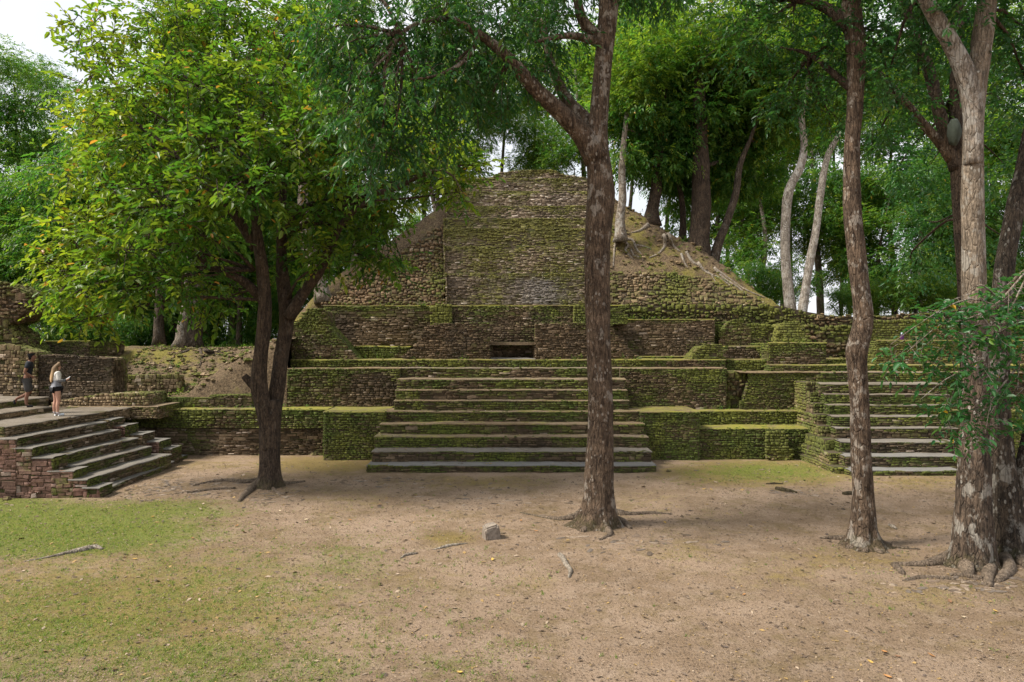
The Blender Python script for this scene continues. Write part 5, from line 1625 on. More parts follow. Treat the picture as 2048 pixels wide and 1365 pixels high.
# (u, foot v, Y, [crown v...], scale)
for (u, Y, cvs, sc, pr) in [
    (-120, 46, (420, 300, 560), 1.3, 4), (40, 52, (170, 260, 420), 1.0, 4), (110, 60, (330, 430, 200), 1.0, 4), (30, 44, (520, 600, 440), 1.0, 2), (150, 48, (520, 610, 440), 1.1, 2), (240, 50, (560, 640, 470), 1.1, 2), (330, 52, (560, 640, 470), 1.1, 2),
    (420, 50, (540, 630, 440), 1.1, 2), (500, 50, (560, 640, 450), 1.1, 2), (570, 46, (560, 500, 420), 1.0, 0), (680, 48, (480, 400, 300), 1.0, 0), (760, 50, (430, 340, 240), 1.0, 1), (840, 52, (380, 290, 200), 0.9, 4), (560, 56, (300, 180, 80), 1.2, 0), (700, 60, (250, 130, 30), 1.2, 1), (400, 58, (300, 150, 60), 1.3, 0),
    (930, 54, (330, 250, 160), 0.9, 4), (1010, 56, (300, 230, 120), 0.9, 4), (1090, 58, (320, 230, 140), 0.9, 1), (1160, 52, (320, 240, 140), 0.9, 0), (900, 66, (200, 110, 30), 1.2, 1), (1080, 68, (160, 60, -20), 1.2, 0),
    (1260, 50, (240, 140, 40), 1.1, 3), (1340, 56, (300, 120, 20), 1.1, 3), (1430, 50, (420, 300, 200), 1.0, 2), (1490, 52, (440, 250, 110), 1.0, 3), (1520, 46, (520, 420, 320), 0.9, 0), (1450, 60, (60, 150, 240), 1.2, 3), (1560, 60, (420, 300, 180), 1.1, 1),
    (1640, 50, (480, 390, 300), 1.0, 0), (1700, 56, (520, 420, 250), 1.1, 1), (1760, 46, (560, 480, 400), 0.9, 4), (1790, 56, (380, 280, 180), 1.2, 0), (1840, 44, (560, 470, 380), 0.9, 2), (1900, 50, (520, 420, 300), 1.1, 0), (1980, 46, (540, 440, 330), 1.0, 2), (2060, 48, (560, 440, 300), 1.1, 0), (2150, 46, (500, 380, 240), 1.2, 2),
    (2000, 58, (300, 180, 80), 1.2, 1), (1880, 62, (200, 100, 20), 1.2, 0), (1680, 64, (200, 110, 30), 1.2, 1), (1580, 66, (120, 40, 220), 1.2, 3),
    (230, 40, (400, 300, 520), 1.4, 2), (350, 42, (380, 280, 500), 1.5, 0), (470, 40, (420, 300, 520), 1.4, 2), (120, 42, (480, 560, 420), 1.1, 0)]:  # four trees hidden behind the forked crown, added to shade the undergrowth
    top = min(cvs)
    foot = 760
    r0 = frs.uniform(0.16, 0.34) * F / Y
    path = [(u, foot), (u + frs.uniform(-8, 8), (foot + top) / 2 + 80), (u + frs.uniform(-14, 14), (foot + top) / 2 - 60), (u + frs.uniform(-20, 20), top)]
    crowns = []
    for cv in cvs:
        crowns.append((u + frs.uniform(-45, 45), cv, frs.uniform(-2, 2), sc * frs.uniform(0.85, 1.15), sc * frs.uniform(0.75, 1.0), pr if frs.random() < 0.65 else frs.choice([0, 1, 2])))
    bk = frs.choice(['bark_far', 'bark_far', 'bark_dark', 'bark_pale'])
    tone = ('dark green', 'fresh green', 'drooping dark', 'yellow green', 'fine leaved')[pr]
    stem = {'bark_far': 'brown', 'bark_dark': 'blackish', 'bark_pale': 'pale'}[bk]
    where = 'beyond the tall tan masonry stub' if u < 200 else 'behind the grassy mound' if u < 530 else 'behind the western end of the ruins' if u < 800 else 'behind the pyramid summit' if u < 1200 else \
        'behind the pyramid earth slope' if u < 1540 else 'behind the two pale trunks' if u < 1720 else 'behind the east chamber walls' if u < 1890 else 'behind the thick pale stemmed trunk'
    depth = 'front' if Y < 53 else 'rear'
    forest_tree('forest_tree', '%s tree, %s trunk, %s row %s' % (tone, stem, depth, where), 'tree', path, [r0, r0 * 0.8, r0 * 0.6, r0 * 0.25], Y, crowns, bk, GR)

# undergrowth at the forest edge
GS = 'undergrowth shrubs at the forest edge'
for (u, v, Y, s, pr) in [(1750, 600, 36, .38, 3), (1790, 590, 35, .40, 1), (1830, 596, 36, .42, 3), (1870, 590, 36, .45, 1), (1920, 585, 37, .5, 0), (1680, 606, 38, .3, 4), (1545, 585, 40, .4, 0), (1500, 560, 41, .5, 2),
                          (230, 665, 37, .5, 2), (270, 650, 40, .7, 2), (350, 640, 43, .8, 2), (440, 655, 40, .6, 2), (520, 650, 40, .7, 2), (560, 620, 38, .6, 0), (100, 640, 36, .5, 2), (60, 620, 38, .6, 2), (170, 640, 38, .6, 2), (700, 540, 39, .5, 0),
                          (600, 600, 37, .5, 2), (2000, 600, 36, .5, 2), (2060, 590, 36, .5, 0), (1460, 590, 44, .6, 2), (1580, 560, 46, .6, 2), (1720, 560, 46, .6, 2), (640, 560, 40, .5, 2), (830, 470, 42, .45, 0)]:
    c = P(u, v, Y)
    o = empty('shrub', tuple(c - np.array((0, 0, 2.4 * s))))
    where = 'beyond the tall tan masonry stub' if u < 200 else 'behind the grassy mound' if u < 530 else 'behind the western end of the ruins' if u < 800 else 'left of the pyramid summit' if u < 1200 else \
        'at the foot of the earth slope' if u < 1560 else 'behind the two pale trunks' if u < 1735 else 'on top of the east back wall' if u < 1890 else 'behind the thick pale stemmed trunk'
    tag(o, '%s %s shrub %s' % ('large' if s > 0.55 else 'small', ('dark green', 'fresh green', 'shady drooping', 'yellow green', 'fine leaved')[pr], where), 'shrub', GS)
    b = bpy.data.objects.new('foliage', PROTO[pr])
    col.objects.link(b)
    b.parent = o
    b.location = (0, 0, 2.4 * s)
    b.scale = (s, s, s * 0.9)
    b.rotation_euler = (0, 0, rng.uniform(0, 6.28))
    b['kind'] = 'stuff'
    st = MB()
    for k in range(4):
        e = np.array(c) + np.array((rng.uniform(-1, 1) * s * 2, rng.uniform(-1, 1) * s * 2, rng.uniform(0, 1) * s))
        tube(st, [np.array(c) - np.array((0, 0, 2.6 * s)), (np.array(c) + e) / 2 - np.array((0, 0, s)), e], [0.04, 0.03, 0.01], 5, 0.4)
    so = st.build('stems', M['bark_far'], o, True)

# ------------------------------------------------------------------ roots and loose stones on the earth slopes
def hit(fn, u, v, y0, y1):
    y = y0
    while y < y1:
        q = P(u, v, y)
        if q[2] <= fn(q[0], y):
            return np.array((q[0], y, fn(q[0], y)))
        y += 0.03
    q = P(u, v, y1)
    return np.array((q[0], y1, fn(q[0], y1)))


by_label = {o.get('label'): o for o in bpy.data.objects if o.get('label')}


def slope_root(owner, pts, mat='bark_root', fn=flank_z, y0=31.72, y1=40):
    pp = [hit(fn, u, v, y0, y1) + np.array((0, 0.0, -r * 0.25)) for (u, v, r) in pts]
    mb_ = MB()
    tube(mb_, pp, [q[2] for q in pts], 6, 0.12, 0.2, rng.random() * 20)
    mb_.build('root', M[mat], owner, True)


ow1 = by_label['slim pale trunk with roots spilling down the earth slope of the pyramid']
ow2 = by_label['dark flared trunk on the crest of the pyramid earth slope']
ow3 = by_label['massive dark trunk low on the pyramid earth slope']
ow4 = by_label['slender brown trunk leaning outward below the massive dark trunk']
for r in ([(1240, 478, .10), (1230, 490, .08), (1228, 510, .06), (1226, 536, .03)], [(1246, 480, .10), (1256, 492, .07), (1250, 500, .06), (1262, 515, .04), (1268, 522, .02)], [(1250, 478, .10), (1266, 482, .07), (1272, 498, .06), (1284, 512, .05), (1286, 522, .02)],
          [(1270, 490, .06), (1290, 494, .05), (1302, 500, .03)], [(1262, 500, .05), (1268, 512, .05), (1282, 516, .03)]):
    slope_root(ow1, r)
for r in ([(1312, 448, .14), (1326, 474, .10), (1330, 490, .08), (1318, 508, .06), (1298, 516, .04)], [(1318, 450, .14), (1334, 472, .10), (1346, 492, .06), (1360, 505, .04)], [(1296, 450, .12), (1280, 462, .07), (1262, 466, .04)]):
    slope_root(ow2, r)
for r in ([(1372, 505, .09), (1385, 525, .07), (1400, 535, .05), (1420, 548, .04), (1432, 566, .02)], [(1362, 508, .07), (1368, 524, .05), (1376, 538, .03)], [(1395, 525, .10), (1412, 545, .06), (1436, 555, .05), (1460, 572, .04), (1478, 588, .02)]):
    slope_root(ow3, r)
for r in ([(1428, 536, .08), (1448, 558, .06), (1474, 574, .05), (1494, 590, .04), (1512, 600, .02)], [(1430, 538, .07), (1456, 556, .05), (1490, 580, .04), (1530, 600, .02)]):
    slope_root(ow4, r)
ow5 = by_label['stout furrowed grey trunk with spreading roots on the mound']
for r in ([(396, 694, .12), (410, 700, .09), (430, 704, .06), (460, 703, .04)], [(384, 698, .12), (372, 704, .08), (350, 708, .05)], [(400, 698, .09), (404, 716, .06), (400, 734, .04)], [(410, 704, .06), (440, 712, .05), (480, 708, .03)]):
    slope_root(ow5, r, 'bark_far', west_z, 27.0, 38)


def scatter_rocks(name, fn, region, n, rr, mat, seed, parent=None):
    g = random.Random(seed)
    mb_ = MB()
    for _ in range(n):
        x, y = g.uniform(*region[0]), g.uniform(*region[1])
        r = g.uniform(*rr) * (1.8 if g.random() < 0.06 else 1)
        v, f = rock_mesh(g, r)
        a = g.uniform(0, 6.28)
        R = np.array(((math.cos(a), -math.sin(a), 0), (math.sin(a), math.cos(a), 0), (0, 0, 1)))
        mb_.add(v @ R.T + np.array((x, y, fn(x, y) + 0.1 * r)), f, (min(1, max(0, g.gauss(0.5, 0.2))), max(0, g.gauss(0.25, 0.25)), 0, 1))
    o = mb_.build(name, M[mat], parent)
    tag(o, 'loose broken stones lying on the earth slope', kind='stuff')
    return o


scatter_rocks('loose_rubble', flank_z, ((3.5, 14.5), (31.8, 37)), 700, (0.04, 0.13), 'stone_tan', 5)
scatter_rocks('loose_rubble', west_z, ((-17, -9.0), (26.7, 33)), 1500, (0.04, 0.13), 'stone_tan', 6)

def ground_plants(name, pts, leaf, seed, fresh):
    fo = foliage([(q, np.array((0.16, 0.16, 0.07)), 0) for q in pts], 22, leaf, 0.42, 4, per=5, seed=seed, fresh=fresh, droop=-0.25, sprig=0.14)
    v_, f_, k_, c_, _ = fo
    o_ = mesh_obj(name, v_.reshape(-1, 3), (f_[None] + k_ * np.arange(len(v_))[:, None, None]).reshape(-1, 3), M['leaf_far'], None, np.repeat(c_, k_, axis=0))
    tag(o_, 'low weeds and ferns growing on the earth slope', kind='stuff')


gp = random.Random(63)
pe = []
while len(pe) < 170:
    x_, y_ = gp.uniform(3.6, 12.5), gp.uniform(31.7, 36.5)
    if n3(x_ * 0.8, y_ * 0.8, 3) > -0.05:
        pe.append(np.array((x_, y_, flank_z(x_, y_) + 0.06)))
ground_plants('weeds', pe, 0.08, 64, 0.25)
pe = []
while len(pe) < 230:
    x_, y_ = gp.uniform(-17, -9.0), gp.uniform(26.8, 36.0)
    if n3(x_ * 0.8, y_ * 0.8, 5) > 0.0:
        pe.append(np.array((x_, y_, west_z(x_, y_) + 0.05)))
ground_plants('weeds', pe, 0.07, 65, 0.35)
# weeds rooted in the joints of ledges and wall tops
pe = []
for (ua, ub, vz, Yz, n_) in ((250, 640, 1.75, 25.75, 22), (1400, 1640, 1.65, 26.1, 16), (1400, 1640, 1.11, 25.0, 12), (600, 1440, 3.56, 27.4, 26), (1240, 1420, 5.24, 29.4, 14), (660, 890, 5.86, 29.9, 14), (1240, 1560, 5.9, 31.0, 24), (1560, 1900, 5.45, 31.0, 20), (1540, 1650, 4.24, 27.6, 8), (1760, 1900, 4.33, 28.1, 8)):
    for _ in range(n_):
        u_ = gp.uniform(ua, ub)
        pe.append(np.array((PX(u_, Yz), Yz + gp.uniform(0, 0.3), vz + 0.02)))
ground_plants('weeds', pe, 0.05, 66, 0.3)
bpy.data.objects['weeds.002']['label'] = 'small weeds rooted in the joints of the ledges'

# ------------------------------------------------------------------ things lying on the plaza
def paint_mat():
    m, nt, bs, out = new_mat('tinted surface')
    nb = NB(nt)
    n = nt.nodes.new('ShaderNodeAttribute')
    n.attribute_name = 'Col'
    c = nb.mix(1.0, n.outputs['Color'], nb.ramp(nb.noise(40, 4), [(0.2, (0.75, 0.75, 0.75)), (0.8, (1.15, 1.15, 1.15))]), 'MULTIPLY')
    nt.links.new(c, bs.inputs['Base Color'])
    bs.inputs['Roughness'].default_value = 0.8
    return m


M['paint'] = paint_mat()

# squared block of stone
qb = G(982, 1079)
rb = MB()
g = random.Random(3)
S = (0.19, 0.17, 0.30)
vs_ = []
for sx in (-1, 1):
    for sy in (-1, 1):
        for sz in (-0.12, 1):
            vs_.append((sx * S[0] * g.uniform(0.85, 1.1) * (0.86 if sz == 1 else 1), sy * S[1] * g.uniform(0.85, 1.1) * (0.8 if sz == 1 else 1), sz * S[2] * g.uniform(0.88, 1.08)))
bme = bpy.data.meshes.new('fallen_block')
import bmesh
bm = bmesh.new()
bv = [bm.verts.new(q) for q in vs_]
bmesh.ops.convex_hull(bm, input=bv)
bmesh.ops.bevel(bm, geom=list(bm.edges), offset=0.028, segments=2, affect='EDGES')
bmesh.ops.subdivide_edges(bm, edges=list(bm.edges), cuts=1, use_grid_fill=True)
for q in bm.verts:
    q.co += Vector((n3(*(q.co * 9)), n3(*(q.co * 9 + Vector((5, 0, 0)))), n3(*(q.co * 9 + Vector((0, 5, 0)))))) * 0.012
bm.to_mesh(bme)
bm.free()
bme.materials.append(make_stone('fallen block stone', (0.10, 0.085, 0.07), (0.20, 0.17, 0.14), (0.28, 0.25, 0.21), (0.4, 0.36, 0.32)))
ca = bme.color_attributes.new('Col', 'FLOAT_COLOR', 'POINT')
ca.data.foreach_set('color', np.tile((0.55, 0.0, 0.0, 1.0), (len(bme.vertices), 1)).astype(np.float32).ravel())
fb = bpy.data.objects.new('fallen_block', bme)
col.objects.link(fb)
fb.location = (qb[0], qb[1] + 0.1, ground_h(qb[0], qb[1] + 0.1))
fb.rotation_euler = (0.05, -0.06, 0.35)
tag(fb, 'squared grey brown stone block lying alone on the bare earth', 'stone')


def lying(name, label, cat, pts, mat, seg=10, step=0.05, lift=0.35, group=None, zoff=0.0):
    pp, rr = [], []
    for (u, v, r) in pts:
        q = G(u, v)
        q[2] = ground_h(q[0], q[1]) + r * lift + zoff
        pp.append(q)
        rr.append(r)
    mb_ = MB()
    tube(mb_, pp, rr, seg, step, 0.22, rng.random() * 30)
    o = mb_.build(name, M[mat], None, True)
    tag(o, label, cat, group)
    return o


lying('fallen_branch', 'grey fallen branch tapering across the bright green grass', 'branch', [(48, 1125, .012), (100, 1117, .025), (140, 1108, .045), (170, 1102, .06), (192, 1098, .055), (204, 1101, .03)], 'bark_root')
lying('exposed_root', 'pale root tip breaking the earth beside a green weed tuft', 'root', [(1119, 1112, .05), (1126, 1120, .055), (1133, 1134, .05), (1141, 1146, .04), (1138, 1158, .025)], 'bark_root')
lying('exposed_root', 'thin pale root curving up to an olive moss patch', 'root', [(866, 1101, .012), (882, 1098, .03), (895, 1094, .04), (915, 1090, .03), (935, 1087, .012)], 'bark_root')
lying('exposed_root', 'short pale root stub in bare earth left of the moss patch', 'root', [(800, 1118, .012), (810, 1113, .03), (822, 1111, .035), (836, 1109, .015)], 'bark_root')
lying('fallen_log', 'charred black log piece half sunk beside the yellow green turf', 'log', [(1552, 978, .06), (1566, 981, .075), (1582, 984, .06), (1594, 986, .03)], 'bark_dark')
lying('fallen_log', 'short dark wood chunk left of the crooked slim trunk', 'log', [(1688, 990, .07), (1700, 989, .08), (1712, 990, .05)], 'bark_dark')
lying('fallen_log', 'dark wood sliver lying on the turf edge before the east terrace', 'log', [(1532, 969, .02), (1548, 969, .04), (1566, 969, .02)], 'bark_dark')
lying('fallen_log', 'pale chip of wood right of the crooked slim trunk', 'log', [(1778, 1050, .03), (1786, 1054, .045), (1793, 1058, .03)], 'bark_root')
lying('stick', 'short brown stick on bare earth in the open foreground', 'stick', [(1731, 1252, .010), (1740, 1257, .014), (1749, 1263, .010)], 'bark_brown', 6, 0.03)
lying('stick', 'dark forked twig on earth among sparse weeds', 'stick', [(822, 1268, .006), (832, 1263, .008), (842, 1257, .004)], 'bark_dark', 6, 0.03)
lying('stick', 'thin dark twig beside the short brown stick', 'stick', [(1597, 1253, .008), (1606, 1256, .010), (1612, 1257, .006)], 'bark_dark', 6, 0.03)
lying('stick', 'bent twig on the dusty ground near the block of stone', 'stick', [(1000, 1068, .012), (1006, 1069, .016), (1012, 1068, .010)], 'bark_dark', 6, 0.03)

for (u_, v_, r_, lab) in ((628, 911, 0.17, 'rough stone heaped against the left square pier'), (641, 904, 0.14, 'smaller stone in the corner beside the left square pier'), (14, 1000, 0.13, 'pale stone at the foot of the pink stair flank'),
                          (1655, 921, 0.12, 'tan stone fallen from the ragged flank of the east stairway'), (1338, 944, 0.10, 'dark stone beside the end of the lowest central step')):
    gq = random.Random(int(u_))
    vv_, ff_ = rock_mesh(gq, r_, 0.7)
    q = G(u_, v_)
    o = mesh_obj('loose_stone', vv_ + np.array((q[0], q[1], 0.02)), ff_, M['stone_tan'], None, np.tile((0.5, 0.25, 0, 1), (len(vv_), 1)))
    tag(o, lab, 'stone')

# fallen leaves one can pick out
FLV = [(496, 1035), (505, 1051), (474, 1055), (385, 1078), (305, 1035), (440, 1018), (250, 1117), (270, 1120), (520, 1109), (1042, 1042), (1072, 1063), (850, 1002), (885, 963), (832, 992), (866, 960), (1769, 1304), (1796, 1313), (1741, 1324), (1862, 1312), (1775, 1355), (1665, 1165),
       (1640, 1136), (920, 1349), (660, 1112), (700, 1042), (415, 1036), (560, 1022), (1900, 1205), (1488, 1190), (1270, 1019), (1330, 1046), (612, 1040), (760, 1010), (985, 1120), (90, 1306), (230, 1340), (1990, 1225), (1925, 1235), (1450, 1010), (30, 1240)]
lg = random.Random(12)
HUES = [((0.42, 0.27, 0.07), 'yellow'), ((0.32, 0.16, 0.06), 'orange'), ((0.20, 0.11, 0.06), 'brown'), ((0.45, 0.36, 0.24), 'tan')]


def fallen_leaf_mesh(L, Wd, curl, colr):
    v, f = [], []
    n = 6
    for i in range(n + 1):
        t = i / n
        w = Wd * math.sin(math.pi * min(1, t * 0.97 + 0.02)) ** 0.8
        z = curl * (2 * t - 1) ** 2
        v += [(L * (t - 0.5), -w, z + abs(w) * 0.5), (L * (t - 0.5), 0, z), (L * (t - 0.5), w, z + abs(w) * 0.45)]
    for i in range(n):
        for k in range(2):
            a_ = i * 3 + k
            f.append((a_, a_ + 3, a_ + 4, a_ + 1))
    return np.array(v), f


for k, (u, v) in enumerate(FLV):
    q = G(u, v)
    L = lg.uniform(0.08, 0.13)
    hue, hn = HUES[lg.choice((0, 1, 1, 2, 2, 3))]
    vv_, ff_ = fallen_leaf_mesh(L, L * 0.23, L * 0.12, hue)
    me = bpy.data.meshes.new('fallen_leaf')
    me.from_pydata(vv_.tolist(), [], ff_)
    ca = me.color_attributes.new('Col', 'FLOAT_COLOR', 'POINT')
    kk = lg.uniform(0.8, 1.15)
    ca.data.foreach_set('color', np.tile((hue[0] * kk, hue[1] * kk, hue[2] * kk, 1), (len(vv_), 1)).astype(np.float32).ravel())
    me.materials.append(M['paint'])
    o = bpy.data.objects.new('fallen_leaf', me)
    col.objects.link(o)
    o.location = (q[0], q[1], ground_h(q[0], q[1]) + 0.012)
    o.rotation_euler = (lg.uniform(-.3, .3), lg.uniform(-.3, .3), lg.uniform(0, 6.28))
    tag(o, '%s fallen leaf curled on the bare plaza earth' % hn, 'leaf', 'single fallen leaves on the plaza')


def sample_ground(n, seed, v0=925, v1=1420, u0=-60, u1=2110):
    g_ = np.random.default_rng(seed)
    u = g_.uniform(u0, u1, n)
    v = g_.uniform(v0, v1, n)
    Y = F * H / (v - CV)
    return g_, u, v, (u - CU) * Y / F, Y


def clear_of_steps(x, y):
    return ~((y > 21.6) & (np.abs(x) < 5.4)) & ~((x < -11.2) & (y > 18.5)) & ~((y > 21.6) & (x > 10.3) & (x < 15)) & (y < 24.2)


# litter: crumbs of earth, leaf bits, twigs
g_, u, v, x, y = sample_ground(95000, 91)
keep = clear_of_steps(x, y)
dark_ground = ell(DARK_GROUND, u, v)
keep &= g_.random(len(u)) < (0.48 + 0.9 * dark_ground)
x, y = x[keep], y[keep]
n = len(x)
z = np.array([ground_h(a_, b_) for a_, b_ in zip(x, y)])
L = g_.uniform(0.006, 0.023, n) * (1 + 1.6 * (g_.random(n) < 0.05))
L *= np.clip(y / 12.0, 0.8, 1.9)
W = L * g_.uniform(0.25, 0.7, n)
ph = g_.uniform(0, 6.28, n)
dx = np.stack([np.cos(ph), np.sin(ph), g_.normal(size=n) * 0.22], axis=1) * L[:, None]
dy = np.stack([-np.sin(ph), np.cos(ph), g_.normal(size=n) * 0.22], axis=1) * W[:, None]
c0 = np.stack([x, y, z + 0.010], axis=1)
vl = np.stack([c0 - dx, c0 - dy + np.array([0, 0, 0.006]), c0 + dx, c0 + dy + np.array([0, 0, 0.004])], axis=1).reshape(-1, 3)
pal_ = np.array([(0.07, 0.05, 0.036), (0.12, 0.082, 0.052), (0.12, 0.085, 0.06), (0.20, 0.145, 0.10), (0.30, 0.23, 0.165), (0.10, 0.075, 0.06), (0.30, 0.20, 0.08), (0.20, 0.15, 0.11)])
cc = pal_[g_.integers(0, len(pal_), n)] * g_.uniform(0.7, 1.25, n)[:, None]
cl = np.repeat(np.concatenate([cc, np.ones((n, 1))], axis=1), 4, axis=0)
lf = (np.array([[0, 1, 2, 3]])[None] + 4 * np.arange(n)[:, None, None]).reshape(-1, 4)
o = mesh_obj('leaf_litter', vl, lf, M['paint'], None, cl)
tag(o, 'crumbs of earth, bark and leaf litter strewn over the plaza', kind='stuff')

tl_ = random.Random(55)
mb = MB()
for k in range(9):
    Yk = F * (H - SZ[k]) / (SV[k] - CV)
    for _ in range(26):
        x_ = tl_.uniform(PX(SL[k], Yk) + 0.1, PX(SR[k], Yk) - 0.1)
        y_ = Yk + tl_.uniform(0.02, 0.4)
        r_ = tl_.uniform(0.02, 0.06)
        vv_, ff_ = fallen_leaf_mesh(r_ * 2, r_ * 0.5, r_ * 0.3, None)
        a_ = tl_.uniform(0, 6.28)
        R_ = np.array(((math.cos(a_), -math.sin(a_), 0), (math.sin(a_), math.cos(a_), 0), (0, 0, 1)))
        t = tl_.choice([(0.30, 0.20, 0.07), (0.16, 0.10, 0.05), (0.10, 0.07, 0.045), (0.36, 0.27, 0.12), (0.30, 0.25, 0.18)])
        mb.add(vv_ @ R_.T + np.array((x_, y_, SZ[k] + 0.018)), ff_, (*t, 1))
o = mb.build('step_litter', M['paint'])
tag(o, 'small dry leaves and crumbs caught on the central steps', kind='stuff')

# flat bark and root chips round the forked tree and on the trodden earth
cg_ = random.Random(41)
mb = MB()
for (cu, cv, ru, rv, n_) in ((340, 975, 130, 24, 190), (540, 992, 110, 18, 60), (1600, 985, 90, 10, 40), (1850, 940, 90, 14, 30), (1960, 1170, 140, 26, 70), (780, 962, 140, 16, 50), (1270, 1085, 140, 30, 50), (1000, 1000, 260, 40, 60)):
    for _ in range(n_):
        uu_, vv2 = cu + ru * cg_.gauss(0, 0.5), cv + rv * cg_.gauss(0, 0.5)
        q = G(uu_, vv2)
        if not clear_of_steps(np.array([q[0]]), np.array([q[1]]))[0]:
            continue
        r = cg_.uniform(0.025, 0.085)
        vv_, ff_ = rock_mesh(cg_, r, 0.16)
        vv_[:, 0] *= cg_.uniform(1.0, 2.2)
        a_ = cg_.uniform(0, 6.28) if cg_.random() < 0.4 else cg_.gauss(0, 0.35)
        R_ = np.array(((math.cos(a_), -math.sin(a_), 0), (math.sin(a_), math.cos(a_), 0), (0, 0, 1)))
        t = cg_.choice([(0.10, 0.075, 0.055), (0.17, 0.125, 0.09), (0.25, 0.195, 0.145), (0.13, 0.105, 0.085)])
        mb.add(vv_ @ R_.T + np.array((q[0], q[1], ground_h(q[0], q[1]) + 0.004)), ff_, (*t, 1))
o = mb.build('bark_chips', M['paint'])
tag(o, 'flat chips of bark and root on the trodden earth', kind='stuff')

# pebbles and clods with real height
pg = random.Random(14)
mb = MB()
_, u, v, x, y = sample_ground(7500, 92)
kp = clear_of_steps(x, y)
for a_, b_ in zip(x[kp], y[kp]):
    r = pg.uniform(0.006, 0.017) * (2.2 if pg.random() < 0.03 else 1) * min(1.8, max(0.8, b_ / 12))
    vv_, ff_ = rock_mesh(pg, r, 0.5)
    k = pg.uniform(0.6, 1.2)
    t = pg.choice([(0.20, 0.145, 0.098), (0.20, 0.145, 0.098), (0.14, 0.10, 0.068), (0.24, 0.18, 0.13), (0.11, 0.08, 0.056)])
    mb.add(vv_ + np.array((a_, b_, ground_h(a_, b_))), ff_, (t[0] * k, t[1] * k, t[2] * k, 1))
o = mb.build('pebbles', M['paint'])
tag(o, 'small pebbles and clods scattered on the plaza', kind='stuff')

# grass and moss tufts
g_, u, v, x, y = sample_ground(210000, 93)
gm = ell(GRASS, u, v) + 0.22 * ell(MOSS, u, v)
nz_ = np.array([n3(a_ * 1.3, b_ * 1.3, 7) + 0.6 * n3(a_ * 4.1, b_ * 4.1, 3) for a_, b_ in zip(x, y)])
keep = clear_of_steps(x, y) & (g_.random(len(u)) < np.clip((gm - 0.10) * 1.35 + nz_ * 0.75, 0.0, 1) * (gm > 0.05))
x, y, gm = x[keep], y[keep], gm[keep]
n = len(x)
z = np.array([ground_h(a_, b_) for a_, b_ in zip(x, y)])
hgt = g_.uniform(0.014, 0.038, n) * (0.8 + 0.5 * gm)
ph = g_.uniform(0, 6.28, n)
w = g_.uniform(0.004, 0.009, n)
b0 = np.stack([x, y, z], axis=1)
sd = np.stack([np.cos(ph), np.sin(ph), np.zeros(n)], axis=1) * w[:, None]
ln = np.stack([g_.normal(size=n) * 0.9, g_.normal(size=n) * 0.9, np.ones(n)], axis=1) * hgt[:, None]
vg = np.stack([b0 - sd, b0 + sd, b0 + ln], axis=1).reshape(-1, 3)
cg = np.zeros((n, 4))
cg[:, 0] = g_.random(n)
cg[:, 1] = np.clip(0.52 + 0.3 * g_.normal(size=n), 0, 1)
cg[:, 2] = np.clip(g_.normal(size=n) * 0.28 + np.where(gm > 0.6, 0.06, 0.34), 0, 0.85)
cg[:, 3] = 1
M['grass'] = make_leaf('short grass', (0.05, 0.12, 0.02), (0.09, 0.18, 0.03), (0.20, 0.26, 0.045), (0.30, 0.23, 0.10), 0.3, 0.6)
# taller tufts among the short grass
gt, u, v, x, y = sample_ground(16000, 94)
gm2 = ell(GRASS, u, v) + 0.12 * ell(MOSS, u, v)
kp = clear_of_steps(x, y) & (gt.random(len(u)) < np.clip(gm2 * 0.55, 0, 1))
tx, ty = np.repeat(x[kp], 9), np.repeat(y[kp], 9)
m_ = len(tx)
tx = tx + gt.normal(size=m_) * 0.018
ty = ty + gt.normal(size=m_) * 0.018
tz = np.array([ground_h(a_, b_) for a_, b_ in zip(tx, ty)])
th = gt.uniform(0.025, 0.065, m_)
ph = gt.uniform(0, 6.28, m_)
b0 = np.stack([tx, ty, tz], axis=1)
sd = np.stack([np.cos(ph), np.sin(ph), np.zeros(m_)], axis=1) * gt.uniform(0.003, 0.007, m_)[:, None]
ln = np.stack([gt.normal(size=m_) * 0.55, gt.normal(size=m_) * 0.55, np.ones(m_)], axis=1) * th[:, None]
vg = np.vstack([vg, np.stack([b0 - sd, b0 + sd, b0 + ln], axis=1).reshape(-1, 3)])
c2 = np.zeros((m_, 4))
c2[:, 0] = gt.random(m_)
c2[:, 1] = np.clip(0.3 + 0.3 * gt.normal(size=m_), 0, 1)
c2[:, 2] = np.clip(gt.normal(size=m_) * 0.2, 0, 0.7)
c2[:, 3] = 1
cg = np.vstack([cg, c2])
n = n + m_
o = mesh_obj('grass', vg, np.arange(3 * n).reshape(-1, 3), M['grass'], None, np.repeat(cg, 3, axis=0))
tag(o, 'short thin grass growing in patches on the plaza', kind='stuff')

# ------------------------------------------------------------------ water bottle left on the east chamber wall
YBt = 28.35
bx = PX(1804, YBt)
bo = empty('water_bottle', (bx, YBt, 4.33))
tag(bo, 'purple water bottle with a pale lid standing on the mossy east chamber wall', 'bottle')


def lathe(prof, seg, c):
    v = [(c[0] + r * math.cos(2 * math.pi * i / seg), c[1] + r * math.sin(2 * math.pi * i / seg), c[2] + zz) for (r, zz) in prof for i in range(seg)]
    f = [(j * seg + i, j * seg + (i + 1) % seg, (j + 1) * seg + (i + 1) % seg, (j + 1) * seg + i) for j in range(len(prof) - 1) for i in range(seg)]
    return v, f


